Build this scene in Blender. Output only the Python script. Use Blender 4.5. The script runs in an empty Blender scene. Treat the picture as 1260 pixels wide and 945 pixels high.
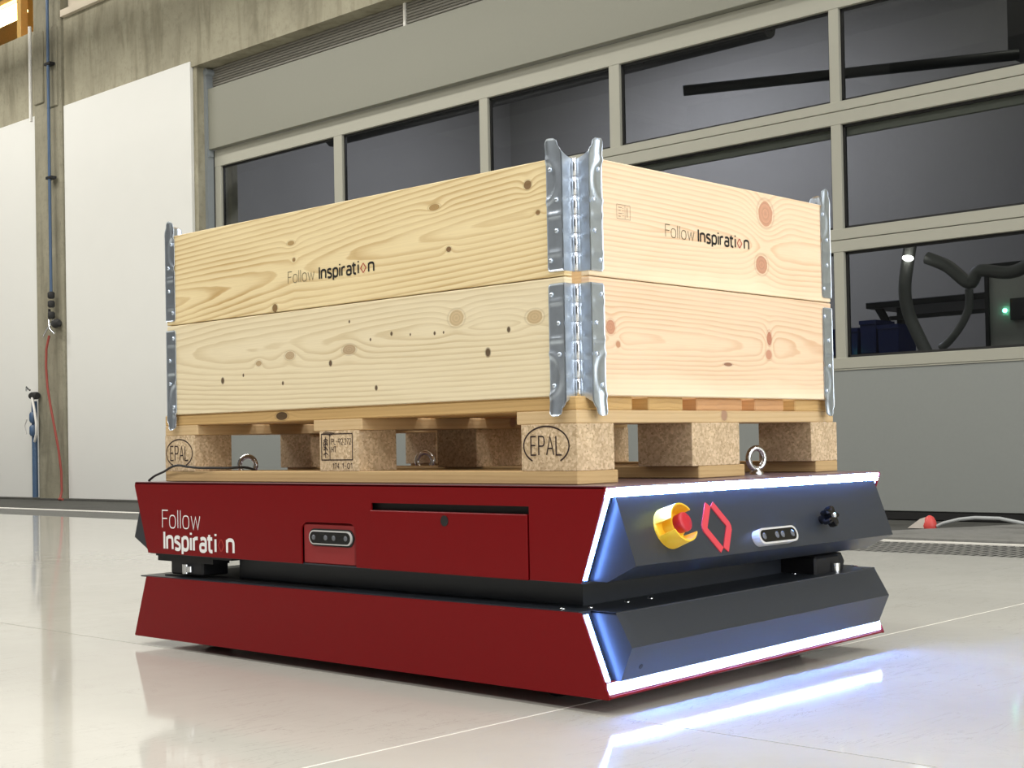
import bpy, bmesh, math, random
from mathutils import Vector, Matrix
random.seed(7)
SC = bpy.context.scene
COL = SC.collection
PI = math.pi

# ------------------------------------------------------------------ camera
def make_camera():
    F, YAW, PITCH, ROLL, CY = 1727.59, .8149, .0174, .0192, 515.37
    fw = Vector((math.sin(YAW)*math.cos(PITCH), math.cos(YAW)*math.cos(PITCH), math.sin(PITCH)))
    rt = Vector((math.cos(YAW), -math.sin(YAW), 0)); dn = fw.cross(rt)
    c, s = math.cos(ROLL), math.sin(ROLL)
    r = c*rt + s*dn; d = -s*rt + c*dn
    m = Matrix(((r.x, -d.x, -fw.x, -1.73784), (r.y, -d.y, -fw.y, -1.48933), (r.z, -d.z, -fw.z, .43055), (0, 0, 0, 1)))
    cd = bpy.data.cameras.new('camera'); cd.sensor_width = 36; cd.lens = F*36/1260
    cd.shift_y = (CY-472.5)/1260; cd.clip_start = .02; cd.clip_end = 100
    o = bpy.data.objects.new('camera', cd); COL.objects.link(o); o.matrix_world = m
    SC.camera = o
make_camera()

# ------------------------------------------------------------------ world, exposure, hall light
W = bpy.data.worlds.new('world'); SC.world = W; W.use_nodes = True
W.node_tree.nodes['Background'].inputs[0].default_value = (.80, .85, .92, 1)
W.node_tree.nodes['Background'].inputs[1].default_value = .3
SC.view_settings.view_transform = 'Standard'; SC.view_settings.look = 'None'
SC.view_settings.gamma = 1; SC.view_settings.use_curve_mapping = False
SC.view_settings.exposure = 0.0
CEIL = 6.4
# ceiling luminaires: x, y, watts, colour (the lamps themselves are built further down)
LAMPS = [(-5.2, -5.4, 120, (1, .97, .93)), (-1.2, -5.8, 150, (1, .97, .93)), (2.6, -5.8, 130, (1, .97, .93)),
         (-5.2, 0.2, 190, (1, .97, .92)), (-1.6, -.4, 105, (1, .97, .92)), (2.9, -.6, 100, (1, .97, .92)),
         (-5.2, 6.0, 190, (1, .96, .88)), (-1.4, 5.6, 120, (1, .965, .90)), (2.2, 5.6, 165, (1, .965, .90)),
         (-1.4, 11.4, 185, (1, .965, .90)), (2.0, 11.4, 230, (1, .965, .90))]
# added unseen side light that brightens right-hand faces; its window is made up
def side_fill_light():
    ld = bpy.data.lights.new('added_side_fill', 'AREA'); ld.shape = 'RECTANGLE'; ld.size = 9.0; ld.size_y = 4.4; ld.energy = 430; ld.color = (.94, .97, 1)
    o = bpy.data.objects.new('added_side_fill', ld); COL.objects.link(o); o.location = (-.5, -8.93, 2.7); o.rotation_euler = (PI/2, 0, 0)
side_fill_light()
LED_COL = (.15, .33, 1.0); LED_POWER = 225

# ------------------------------------------------------------------ material helpers
class NT:
    def __init__(s, name):
        s.m = bpy.data.materials.new(name); s.m.use_nodes = True; s.t = s.m.node_tree
        s.b = s.t.nodes['Principled BSDF']; s.out = s.t.nodes['Material Output']
    def n(s, ty, **k):
        x = s.t.nodes.new(ty)
        for a, v in k.items():
            if a.startswith('i_'): x.inputs[a[2:].replace('_', ' ')].default_value = v
            elif a[0] == 'j' and a[1:].isdigit(): x.inputs[int(a[1:])].default_value = v
            else: setattr(x, a, v)
        return x
    def l(s, a, b): s.t.links.new(a, b)
    def math(s, op, a, b=None, c=None):
        x = s.t.nodes.new('ShaderNodeMath'); x.operation = op
        for i, v in enumerate((a, b, c)):
            if v is None: continue
            if isinstance(v, (int, float)): x.inputs[i].default_value = v
            else: s.l(v, x.inputs[i])
        return x.outputs[0]
    def vec(s, op, a, b=None):
        x = s.t.nodes.new('ShaderNodeVectorMath'); x.operation = op
        for i, v in enumerate((a, b)):
            if v is None: continue
            if isinstance(v, (tuple, list)): x.inputs[i].default_value = v
            else: s.l(v, x.inputs[i])
        return x.outputs['Value' if op in ('LENGTH', 'DISTANCE', 'DOT_PRODUCT') else 'Vector']
    def coord(s): return s.n('ShaderNodeTexCoord').outputs['Object']
    def noise(s, v, scale, detail=4, rough=.55, dist=0):
        x = s.n('ShaderNodeTexNoise'); x.inputs['Scale'].default_value = scale; x.inputs['Detail'].default_value = detail
        x.inputs['Roughness'].default_value = rough; x.inputs['Distortion'].default_value = dist
        s.l(v, x.inputs['Vector']); return x.outputs['Fac']
    def ramp(s, f, stops, interp='LINEAR'):
        x = s.n('ShaderNodeValToRGB'); e = x.color_ramp.elements; x.color_ramp.interpolation = interp
        while len(e) < len(stops): e.new(.5)
        for el, (p, c) in zip(e, stops):
            el.position = p; el.color = (c[0], c[1], c[2], 1) if not isinstance(c, (int, float)) else (c, c, c, 1)
        s.l(f, x.inputs[0]); return x.outputs[0]
    def mix(s, f, a, b, mode='MIX'):
        x = s.n('ShaderNodeMix', data_type='RGBA', blend_type=mode)
        for i, v in ((0, f), (6, a), (7, b)):
            if isinstance(v, (int, float)): x.inputs[i].default_value = v
            elif isinstance(v, tuple): x.inputs[i].default_value = (v[0], v[1], v[2], 1)
            else: s.l(v, x.inputs[i])
        return x.outputs[2]
    def bump(s, h, strength=.3, dist=.002):
        x = s.n('ShaderNodeBump'); x.inputs['Strength'].default_value = strength; x.inputs['Distance'].default_value = dist
        s.l(h, x.inputs['Height']); s.l(x.outputs[0], s.b.inputs['Normal'])

def plain(name, col, rough=.5, metal=0, spec=.5, var=.06, vscale=30, bump=0, coat=0):
    t = NT(name); c = t.coord(); f = t.noise(c, vscale, 3)
    a = tuple(max(0, x*(1-var)) for x in col); b = tuple(min(1, x*(1+var)) for x in col)
    t.l(t.mix(f, a, b), t.b.inputs['Base Color'])
    t.b.inputs['Roughness'].default_value = rough; t.b.inputs['Metallic'].default_value = metal
    t.b.inputs['Specular IOR Level'].default_value = spec; t.b.inputs['Coat Weight'].default_value = coat
    t.b.inputs['Coat Roughness'].default_value = .08
    if bump: t.bump(t.noise(c, vscale*6, 4), bump, .001)
    return t.m

def emit(name, col, power):
    t = NT(name); t.b.inputs['Base Color'].default_value = (.8, .8, .8, 1)
    t.b.inputs['Emission Color'].default_value = (*col, 1); t.b.inputs['Emission Strength'].default_value = power
    return t.m

M = {}
def mat_floor():
    t = NT('polished_floor'); c = t.coord()
    n1 = t.noise(c, .8, 5, .6); n2 = t.noise(c, 9, 6, .6); n3 = t.noise(c, 160, 2)
    col = t.mix(t.ramp(n1, [(.3, 0), (.7, 1)]), (.56, .55, .50), (.62, .61, .56))
    col = t.mix(t.math('MULTIPLY', t.ramp(n2, [(.42, 1), (.55, 0)]), .18), col, (.55, .53, .48))
    # thin scuffs and scratches
    v = t.vec('MULTIPLY', c, (1.2, 7, 1)); sc = t.noise(v, 2.3, 7, .62, 1.2)
    line = t.ramp(t.math('ABSOLUTE', t.math('SUBTRACT', sc, .5)), [(.0, 1), (.006, 0)])
    msk = t.ramp(t.noise(c, 2.1, 2), [(.45, 0), (.56, 1)])
    v2 = t.vec('MULTIPLY', c, (6, 1.6, 1)); sc2 = t.noise(v2, 3.1, 8, .65, 1.5)
    line2 = t.ramp(t.math('ABSOLUTE', t.math('SUBTRACT', sc2, .47)), [(.0, 1), (.005, 0)])
    col = t.mix(t.math('MULTIPLY', t.math('MULTIPLY', line2, t.ramp(t.noise(c, 3.3, 2), [(.5, 0), (.6, 1)])), .35), col, (.30, .28, .25))
    col = t.mix(t.math('MULTIPLY', t.math('MULTIPLY', line, msk), .5), col, (.30, .28, .25))
    t.l(col, t.b.inputs['Base Color'])
    r = t.math('ADD', t.math('MULTIPLY', n2, .09), .025); t.l(r, t.b.inputs['Roughness'])
    t.b.inputs['IOR'].default_value = 1.45; t.b.inputs['Specular IOR Level'].default_value = .30
    h = t.math('ADD', t.math('MULTIPLY', t.noise(c, 5, 3), 1.0), t.math('MULTIPLY', n3, .05))
    t.bump(h, .03, .01)
    return t.m
def mat_concrete(name, a, b, stain, rough=.85, streak=True):
    t = NT(name); c = t.coord()
    n1 = t.noise(c, 1.7, 8, .65); v = t.vec('MULTIPLY', c, (3, 3, .5)); n2 = t.noise(v, 2.2, 6, .6, .6)
    n3 = t.noise(c, 25, 5, .7)
    col = t.mix(t.ramp(n1, [(.3, 0), (.7, 1)]), a, b)
    col = t.mix(t.math('MULTIPLY', t.ramp(n2 if streak else n1, [(.48, 0), (.66, 1)]), .55), col, stain)
    col = t.mix(t.math('MULTIPLY', t.ramp(n3, [(.50, 0), (.72, 1)]), .4), col, tuple(x*.6 for x in a))
    t.l(col, t.b.inputs['Base Color']); t.b.inputs['Roughness'].default_value = rough; t.b.inputs['Specular IOR Level'].default_value = .15
    t.bump(t.math('ADD', n3, n1), .35, .006)
    return t.m
def mat_glass():
    t = NT('door_glass'); c = t.coord()
    f = t.n('ShaderNodeFresnel'); f.inputs[0].default_value = 1.52
    g = t.n('ShaderNodeBsdfGlossy'); g.inputs['Roughness'].default_value = .01; g.inputs['Color'].default_value = (.9, .92, .95, 1)
    tr = t.n('ShaderNodeBsdfTransparent')
    t.l(t.mix(t.noise(c, 1.2, 3), (.66, .68, .68), (.72, .74, .74)), tr.inputs['Color'])
    m = t.n('ShaderNodeMixShader'); geo = t.n('ShaderNodeNewGeometry'); t.l(t.math('MULTIPLY', f.outputs[0], t.math('SUBTRACT', 1.0, geo.outputs['Backfacing'])), m.inputs[0]); t.l(tr.outputs[0], m.inputs[1]); t.l(g.outputs[0], m.inputs[2])
    t.l(m.outputs[0], t.out.inputs[0]); return t.m
def mat_chip(name, a, b, d):
    t = NT(name); c = t.coord()
    v = t.n('ShaderNodeTexVoronoi'); v.inputs['Scale'].default_value = 230; t.l(c, v.inputs['Vector'])
    v2 = t.n('ShaderNodeTexVoronoi'); v2.inputs['Scale'].default_value = 90; t.l(t.vec('MULTIPLY', c, (1, 1, 2)), v2.inputs['Vector'])
    g = t.ramp(v.outputs['Color'], [(.1, a), (.9, b)])
    col = t.mix(t.math('MULTIPLY', t.ramp(v2.outputs['Distance'], [(.08, 1), (.16, 0)]), .75), g, d)
    col = t.mix(t.math('MULTIPLY', t.ramp(t.noise(c, 14, 3), [(.4, 0), (.7, 1)]), .35), col, tuple(x*.75 for x in a))
    t.l(col, t.b.inputs['Base Color']); t.b.inputs['Roughness'].default_value = .85
    t.bump(v.outputs['Distance'], .25, .001); return t.m

def mat_wood(name, light, dark, axes='yz', seed=0, b0=0., slope=.05, a0=0., ring=.007, wob=.02, knots=(), sap=None, spots=(), contrast=.6, fold=None, bs=0.):
    """pine board: nested growth-ring arches about a pith line, deflected round each knot.
    axes: which object axes run along / across the board. knots: (along, across, r_along, r_across, colour, strength)"""
    t = NT(name); c = t.coord(); sp = t.n('ShaderNodeSeparateXYZ'); t.l(c, sp.inputs[0])
    ax = {'x': sp.outputs[0], 'y': sp.outputs[1], 'z': sp.outputs[2]}
    a, b = ax[axes[0]], ax[axes[1]]; rest = [k for k in 'xyz' if k not in axes][0]
    cb = t.n('ShaderNodeCombineXYZ'); t.l(a, cb.inputs[0]); t.l(b, cb.inputs[1]); t.l(ax[rest], cb.inputs[2]); p = cb.outputs[0]
    pp = t.vec('ADD', p, (seed*3.17, seed*1.31, 0))
    n1 = t.noise(t.vec('MULTIPLY', pp, (2.2, 9, 9)), 1, 4, .5); n2 = t.noise(t.vec('MULTIPLY', pp, (9, 60, 60)), 1, 3, .5)
    h = t.math('ADD', t.math('MULTIPLY', t.math('SUBTRACT', a, a0), slope), t.math('MULTIPLY', t.math('SUBTRACT', n1, .5), wob*2))
    if fold is not None:   # arches running in from both board ends
        h = t.math('ADD', t.math('SUBTRACT', fold, t.math('MULTIPLY', t.math('ABSOLUTE', t.math('SUBTRACT', a, a0)), slope)), t.math('MULTIPLY', t.math('SUBTRACT', n1, .5), wob*2))
    db = t.math('SUBTRACT', t.math('SUBTRACT', b, b0), t.math('MULTIPLY', a, bs))
    r = t.math('SQRT', t.math('ADD', t.math('MULTIPLY', db, db), t.math('MULTIPLY', h, h)))
    r = t.math('ADD', r, t.math('MULTIPLY', n2, .0025))
    masks = []
    for (ka, kb, ra, rb, kc, ks) in knots:
        d = t.vec('LENGTH', t.vec('MULTIPLY', t.vec('SUBTRACT', p, (ka, kb, 0)), (1/ra, 1/rb, 0)))
        g = t.math('EXPONENT', t.math('MULTIPLY', t.math('MULTIPLY', d, d), -.32))
        r = t.math('ADD', r, t.math('MULTIPLY', g, ks)); masks.append((d, kc))
    ph = t.math('FRACT', t.math('DIVIDE', r, ring))
    band = t.ramp(ph, [(0, .08), (.45, .22), (.82, 1), (.93, .9), (1, .08)])
    fade = t.ramp(t.noise(t.vec('MULTIPLY', pp, (3, 14, 14)), 1, 2), [(.3, .35), (.7, 1)])
    col = t.mix(t.math('MULTIPLY', t.math('MULTIPLY', band, fade), contrast), light, dark)
    fine = t.noise(t.vec('MULTIPLY', pp, (14, 700, 700)), 1, 2)
    col = t.mix(t.math('MULTIPLY', t.ramp(fine, [(.4, 0), (.75, 1)]), .16), col, tuple(x*.72 for x in dark))
    col = t.mix(t.math('MULTIPLY', t.noise(t.vec('MULTIPLY', pp, (3, 5, 5)), 1, 3), .25), col, tuple(x*y for x, y in zip(light, (1, .93, .8))))
    if sap:   # pale sapwood towards one edge: (across limit, softness, colour, sign)
        e = t.math('ADD', t.math('MULTIPLY', t.math('SUBTRACT', b, sap[0]), sap[3]), t.math('MULTIPLY', t.math('SUBTRACT', n1, .5), .10))
        col = t.mix(t.ramp(t.math('DIVIDE', e, sap[1]), [(0, 0), (.12, .8)]), col, sap[2])
    for d, kc in masks:
        kr = t.mix(t.ramp(t.math('FRACT', t.math('MULTIPLY', d, 3.2)), [(0, 0), (1, 1)]), tuple(x*.8 for x in kc), kc)
        col = t.mix(t.ramp(t.math('ADD', d, t.math('MULTIPLY', n2, .3)), [(.95, .92), (1.35, 0)]), col, kr)
        col = t.mix(t.ramp(t.math('ABSOLUTE', t.math('SUBTRACT', d, 1.0)), [(0, .3), (.15, 0)]), col, tuple(x*.55 for x in kc))
    for (ka, kb, rr) in spots:
        d = t.vec('LENGTH', t.vec('MULTIPLY', t.vec('SUBTRACT', p, (ka, kb, 0)), (1/rr, 1/(rr*1.25), 0)))
        col = t.mix(t.ramp(d, [(.6, .95), (1, 0)]), col, (.09, .05, .025))
    t.l(col, t.b.inputs['Base Color']); t.b.inputs['Roughness'].default_value = .6; t.b.inputs['Specular IOR Level'].default_value = .3
    t.bump(t.math('ADD', band, fine), .08, .001)
    return t.m

def build_materials():
    M['floor'] = mat_floor()
    M['joint_pale'] = plain('joint_filler', (.82, .80, .74), .5)
    M['joint_dark'] = plain('saw_cut', (.10, .10, .09), .8)
    M['white'] = plain('white_wall_panel', (.74, .745, .715), .55, var=.015, vscale=4)
    M['plaster'] = plain('pale_plaster', (.62, .55, .44), .9, var=.1, vscale=5)
    M['concrete'] = mat_concrete('board_marked_concrete', (.29, .27, .20), (.42, .395, .295), (.17, .155, .105))
    M['concrete_col'] = mat_concrete('column_concrete', (.23, .215, .16), (.33, .31, .235), (.15, .14, .10))
    M['apron'] = mat_concrete('worn_concrete_apron', (.055, .055, .05), (.125, .125, .115), (.03, .03, .028), .9, False)
    M['ramp'] = mat_concrete('pale_ramp_concrete', (.16, .16, .15), (.32, .32, .30), (.09, .09, .085), .9, False)
    M['door_frame'] = plain('beige_grey_door_paint', (.40, .395, .33), .5, var=.02)
    M['door_panel'] = plain('grey_door_panel', (.27, .285, .27), .55, var=.03, vscale=60, bump=.04)
    M['header'] = plain('grey_header_sheet', (.24, .24, .195), .55, var=.03, vscale=50)
    M['slat'] = plain('brown_grey_slat', (.22, .21, .18), .6, var=.1)
    M['gasket'] = plain('black_rubber', (.008, .008, .008), .6)
    M['glass'] = mat_glass()
    M['jamb'] = plain('grey_steel_jamb', (.30, .33, .35), .4, .3)
    M['galv'] = plain('galvanised_steel', (.63, .71, .82), .34, .95, var=.14, vscale=55, bump=.05)
    M['galv_bar'] = plain('grating_steel', (.21, .21, .195), .9, 0, spec=.05, var=.25)
    M['steel'] = plain('polished_steel', (.75, .77, .80), .16, 1)
    M['red'] = plain('red_powder_coat', (.18, .002, .004), .36, var=.05, vscale=90, spec=.22, bump=.02)
    M['top'] = plain('mauve_grey_top_sheet', (.20, .13, .15), .3, var=.05)
    M['red_in'] = plain('red_holder', (.26, .016, .018), .5, var=.08)
    M['black'] = plain('black_powder_coat', (.028, .033, .043), .36, var=.06, vscale=160, spec=.5)
    M['dark'] = plain('matt_black', (.006, .006, .008), .6)
    M['gloss_black'] = plain('gloss_black', (.004, .004, .005), .08)
    M['rubber'] = plain('dark_rubber', (.02, .02, .02), .8)
    M['white_print'] = plain('white_print', (.86, .86, .86), .5, var=.01)
    M['black_print'] = plain('black_print', (.008, .007, .007), .6)
    M['grey_print'] = plain('thin_grey_print', (.10, .085, .05), .7)
    M['red_print'] = plain('red_print', (.42, .04, .035), .6)
    M['dull_red_print'] = plain('dull_red_print', (.36, .022, .018), .5)
    M['brand_print'] = plain('burnt_brown_brand', (.028, .012, .010), .8)
    M['faint_print'] = plain('faint_print', (.36, .24, .17), .8)
    M['emblem'] = plain('coral_red_emblem', (.62, .055, .075), .35, var=.02)
    M['yellow'] = plain('yellow_plastic', (.93, .56, .03), .4, var=.02)
    M['button'] = plain('red_button_plastic', (.50, .018, .032), .35, var=.02)
    M['silver'] = plain('silver_camera_shell', (.72, .72, .72), .3, .3)
    M['lens'] = plain('lens_glass', (.02, .025, .035), .05)
    M['lens_bright'] = plain('lens_ring', (.13, .14, .16), .15)
    M['led'] = emit('white_led', LED_COL, LED_POWER)
    M['led_mid_base'] = emit('lower_led_tape', (.70, .80, 1.0), 1.1)
    M['led_side'] = emit('side_white_led', LED_COL, LED_POWER*.18)
    M['led_side_base'] = emit('side_led_tape', (.62, .72, 1.0), .55)
    M['led_base'] = emit('led_tape', (.72, .80, 1.0), 2.2)
    M['blue_pipe'] = plain('blue_pipe', (.06, .11, .20), .4)
    M['red_hose'] = plain('red_hose', (.30, .055, .04), .5)
    M['white_metal'] = plain('white_conduit', (.75, .74, .70), .4)
    M['chip'] = mat_chip('pressed_chip_block', (.46, .33, .19), (.78, .61, .41), (.14, .07, .035))
    kn = (.24, .12, .05)
    M['pallet_wood'] = mat_wood('weathered_pallet_pine', (.62, .42, .20), (.40, .22, .085), 'yx', 1, .02, .02, -.9, .010, .015)
    M['pallet_edge'] = mat_wood('pallet_deck_pine', (.64, .43, .19), (.42, .24, .085), 'yz', 2, .12, .04, .3, .008, .02, knots=[(.18, .0, .022, .010, (.07, .04, .02), .012)])
    M['pallet_edge_b'] = mat_wood('reddish_pallet_deck_pine', (.66, .38, .19), (.44, .21, .09), 'yz', 7, .12, .04, .3, .008, .02)
    M['stringer_wood'] = mat_wood('pallet_stringer_pine', (.66, .49, .28), (.50, .32, .15), 'xz', 4, .12, .05, -.2, .009, .02, knots=[(.012, .002, .011, .012, (.45, .27, .18), .004)])
    M['end_grain'] = mat_wood('pallet_bottom_pine', (.60, .43, .22), (.42, .26, .11), 'yz', 6, -.12, .03, .3, .008, .02)
    # visible collar boards (board-local metres: along, across, from the board centre)
    Lc, Z1 = .597, .0975
    def kL(Y, Z, zb): return (Y-Lc, Z-zb-Z1)
    kb, kp = (.30, .17, .06), (.42, .30, .14)
    ul = [(*kL(.735, .838, .705), .014, .006, (.46, .30, .12), .010), (*kL(.726, .804, .705), .006, .005, (.30, .17, .06), .004),
          (*kL(.790, .713, .705), .010, .010, (.22, .12, .04), .004), (*kL(.321, .856, .705), .017, .007, (.45, .28, .11), .012),
          (*kL(.094, .864, .705), .010, .009, (.22, .12, .05), .012), (*kL(.072, .815, .705), .006, .005, (.25, .13, .05), .005),
          (*kL(.286, .777, .705), .008, .006, (.20, .10, .04), .007)]
    M['wood_ul'] = mat_wood('yellow_pine_upper_side', (.92, .78, .48), (.50, .31, .11), 'yz', 3, -.016, .075, .13, .0105, .016, knots=ul, contrast=.95, fold=.046, bs=-.06)
    ll = [(*kL(.744, .616, .509), .018, .010, (.55, .40, .24), .012), (*kL(.847, .606, .509), .012, .007, (.50, .36, .20), .008),
          (*kL(.562, .617, .509), .022, .011, (.52, .38, .23), .014), (*kL(.270, .655, .509), .022, .017, (.66, .50, .29), .014),
          (*kL(.084, .643, .509), .022, .014, (.62, .46, .26), .012)]
    lsp = [(*kL(.973, .576, .509), .007), (*kL(.618, .594, .509), .006), (*kL(.560, .670, .509), .003), (*kL(.144, .626, .509), .005),
           (*kL(.194, .590, .509), .008), (*kL(.441, .639, .509), .004), (*kL(.326, .632, .509), .0035), (*kL(.303, .632, .509), .0025), (*kL(.486, .541, .509), .005),
           (*kL(.768, .562, .509), .004), (*kL(.900, .584, .509), .0035), (*kL(.50, .632, .509), .003), (*kL(.39, .634, .509), .0025)]
    M['wood_ll'] = mat_wood('pale_pine_lower_side', (.87, .77, .55), (.58, .45, .25), 'yz', 8, .030, .060, -.38, .0095, .016, knots=ll, spots=lsp, contrast=.85)
    Xc = .399
    def kR(X, Z, zb): return (X-Xc, Z-zb-Z1)
    ur = [(*kR(.545, .861, .705), 0.029, .029, (.64, .33, .21), .030), (*kR(.528, .762, .705), .024, .021, (.60, .30, .19), .016)]
    M['wood_ur'] = mat_wood('pink_pine_upper_end', (.88, .715, .515), (.70, .44, .26), 'xz', 5, -.005, .05, -.40, .0085, .02, knots=ur, sap=(-.07, .25, (.92, .80, .57), -1), contrast=.85)
    lr = [(*kR(.072, .623, .509), .014, .014, (.58, .28, .17), .016), (*kR(.091, .595, .509), .007, .007, (.55, .28, .16), .006),
          (*kR(.549, .624, .509), .010, .016, (.50, .20, .12), .014), (*kR(.546, .592, .509), .012, .011, (.62, .30, .19), .008),
          (*kR(.410, .570, .509), .016, .004, (.30, .14, .08), .005)]
    M['wood_lr'] = mat_wood('pink_pine_lower_end', (.86, .67, .48), (.66, .41, .245), 'xz', 11, .0, .055, -.42, .0080, .02, knots=lr, sap=(-.062, .3, (.93, .82, .60), -1), contrast=.85)
    M['wood_back'] = mat_wood('pine_far_board', (.80, .63, .38), (.58, .38, .17), 'yz', 13)
    M['wood_backx'] = mat_wood('pine_far_end_board', (.82, .65, .40), (.58, .38, .17), 'xz', 14)
    M['hall_wall'] = plain('hall_wall_paint', (.50, .50, .48), .8)
    M['hall_dark'] = plain('dark_hall_cladding', (.10, .10, .10), .7)
    M['ceil'] = plain('hall_ceiling', (.46, .46, .45), .85)
    M['tray'] = plain('dark_cable_tray', (.05, .05, .05), .6)
    M['pit'] = plain('dark_drain_bed', (.02, .02, .019), 1, spec=0)
    M['lamp_house'] = plain('lamp_housing', (.6, .6, .6), .5)
    M['dim_wall'] = plain('dim_workshop_wall', (.43, .42, .38), .8)
    M['dim_floor'] = plain('workshop_floor', (.12, .12, .12), .5)
    M['bench'] = plain('dark_bench', (.03, .032, .034), .5)
    M['blue_box'] = plain('blue_plastic_bin', (.008, .018, .12), .45)
    M['hose'] = plain('grey_duct_hose', (.13, .13, .12), .5)
    M['amber'] = plain('amber_wood_lining', (.78, .50, .16), .6, var=.12)
    M['tube'] = emit('warm_tube', (1, .74, .30), 20)
    M['green_led'] = emit('green_led', (.2, 1, .6), 12)
    M['spot'] = emit('reflected_lamp_glow', (1, .98, .92), 14)
    M['cable'] = plain('black_cable', (.01, .01, .01), .45)
    M['grey_cable'] = plain('grey_cable', (.42, .44, .44), .5)
    M['plug_red'] = plain('red_plug', (.70, .08, .07), .45)
    M['plug_white'] = plain('pale_plug', (.68, .62, .55), .5)
build_materials()

# ------------------------------------------------------------------ mesh helpers (world metres)
ORG = {}
def org(o): return ORG.get(o.name, Vector((0, 0, 0))) if o else Vector((0, 0, 0))
def empty(name, loc, label=None, cat=None, group=None):
    o = bpy.data.objects.new(name, None); COL.objects.link(o); o.location = loc; o.empty_display_size = .05
    ORG[o.name] = Vector(loc); tag(o, label, cat, group); return o
def tag(o, label=None, cat=None, group=None, kind=None):
    if label: o['label'] = label
    if cat: o['category'] = cat
    if group: o['group'] = group
    if kind: o['kind'] = kind
    return o
class B:
    """collects shapes; build() links them as one mesh object"""
    def __init__(s): s.v = []; s.f = []; s.sm = []
    def add(s, vs, fs, smooth=False):
        k = len(s.v); s.v += [tuple(x) for x in vs]; s.f += [tuple(i+k for i in f) for f in fs]; s.sm += [smooth]*len(fs); return s
    def box(s, a, b):
        x0, y0, z0 = (min(p, q) for p, q in zip(a, b)); x1, y1, z1 = (max(p, q) for p, q in zip(a, b))
        return s.add([(x0,y0,z0),(x1,y0,z0),(x1,y1,z0),(x0,y1,z0),(x0,y0,z1),(x1,y0,z1),(x1,y1,z1),(x0,y1,z1)],
                     [(0,3,2,1),(4,5,6,7),(0,1,5,4),(1,2,6,5),(2,3,7,6),(3,0,4,7)])
    def bbox(s, a, b, r=.002):
        """box with chamfered edges"""
        bm = bmesh.new(); bmesh.ops.create_cube(bm, size=1)
        c = [(p+q)/2 for p, q in zip(a, b)]; d = [abs(p-q) for p, q in zip(a, b)]
        for v in bm.verts: v.co = Vector((c[0]+v.co.x*d[0], c[1]+v.co.y*d[1], c[2]+v.co.z*d[2]))
        bmesh.ops.bevel(bm, geom=list(bm.edges), offset=min(r, min(d)*.4), segments=1, affect='EDGES')
        bm.verts.index_update(); s.add([v.co[:] for v in bm.verts], [[v.index for v in f.verts] for f in bm.faces]); bm.free(); return s
    def prism(s, pts, axis, a, b):
        """polygon pts in the two other axes (x: yz, y: xz, z: xy), extruded a..b"""
        def mk(p, t): return {'x': (t, p[0], p[1]), 'y': (p[0], t, p[1]), 'z': (p[0], p[1], t)}[axis]
        n = len(pts); vs = [mk(p, a) for p in pts]+[mk(p, b) for p in pts]
        area = sum(pts[i][0]*pts[(i+1)%n][1]-pts[(i+1)%n][0]*pts[i][1] for i in range(n))
        flip = (area > 0) != (b > a)
        if axis == 'y': flip = not flip
        f = [tuple(reversed(range(n))), tuple(range(n, 2*n))]+[(i, (i+1)%n, n+(i+1)%n, n+i) for i in range(n)]
        if flip: f = [tuple(reversed(q)) for q in f]
        return s.add(vs, f)
    def tube(s, path, r, n=8, closed=False, caps=True):
        P = [Vector(p) for p in path]; m = len(P); rings = []
        up = Vector((0, 0, 1)); prev = None; vs = []
        for i in range(m):
            if closed: t = (P[(i+1) % m]-P[i-1])
            else: t = P[min(i+1, m-1)]-P[max(i-1, 0)]
            t.normalize()
            if prev is None: u = t.cross(up if abs(t.z) < .9 else Vector((1, 0, 0)))
            else: u = prev-t*prev.dot(t)
            u.normalize(); prev = u; w = t.cross(u)
            rr = r[i] if isinstance(r, (list, tuple)) else r
            vs += [P[i]+(u*math.cos(2*PI*k/n)+w*math.sin(2*PI*k/n))*rr for k in range(n)]
        f = []
        for i in range(m if closed else m-1):
            j = (i+1) % m
            f += [(i*n+k, i*n+(k+1) % n, j*n+(k+1) % n, j*n+k) for k in range(n)]
        k0 = len(s.f); s.add(vs, f, True)
        if caps and not closed:
            s.add(vs[:n], [tuple(reversed(range(n)))]); s.add(vs[-n:], [tuple(range(n))])
        return s
    def lathe(s, prof, o, ax, n=24):
        """prof: (radius, height) along direction ax from o"""
        o = Vector(o); ax = Vector(ax).normalized(); u = ax.orthogonal().normalized(); w = ax.cross(u); vs = []; f = []
        for (r, h) in prof: vs += [o+ax*h+(u*math.cos(2*PI*k/n)+w*math.sin(2*PI*k/n))*max(r, 1e-5) for k in range(n)]
        for i in range(len(prof)-1): f += [(i*n+k, i*n+(k+1) % n, (i+1)*n+(k+1) % n, (i+1)*n+k) for k in range(n)]
        s.add(vs, f, True); m = len(prof)
        s.add(vs[:n], [tuple(reversed(range(n)))]); s.add(vs[(m-1)*n:], [tuple(range(n))]); return s
    def warp(s, fn): s.v = [tuple(fn(*v)) for v in s.v]; return s
    def build(s, name, mat, parent=None, origin=None, label=None, kind=None):
        po = org(parent); o3 = Vector(origin) if origin is not None else po
        me = bpy.data.meshes.new(name); me.from_pydata([tuple(Vector(v)-o3) for v in s.v], [], s.f); me.update()
        me.polygons.foreach_set('use_smooth', s.sm)
        me.materials.append(M[mat] if isinstance(mat, str) else mat)
        o = bpy.data.objects.new(name, me); COL.objects.link(o); o.location = o3-po
        if parent: o.parent = parent
        ORG[o.name] = o3
        tag(o, label, kind=kind); return o
def struct(o, label=None): o['kind'] = 'structure'; (label and tag(o, label)); return o
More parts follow.
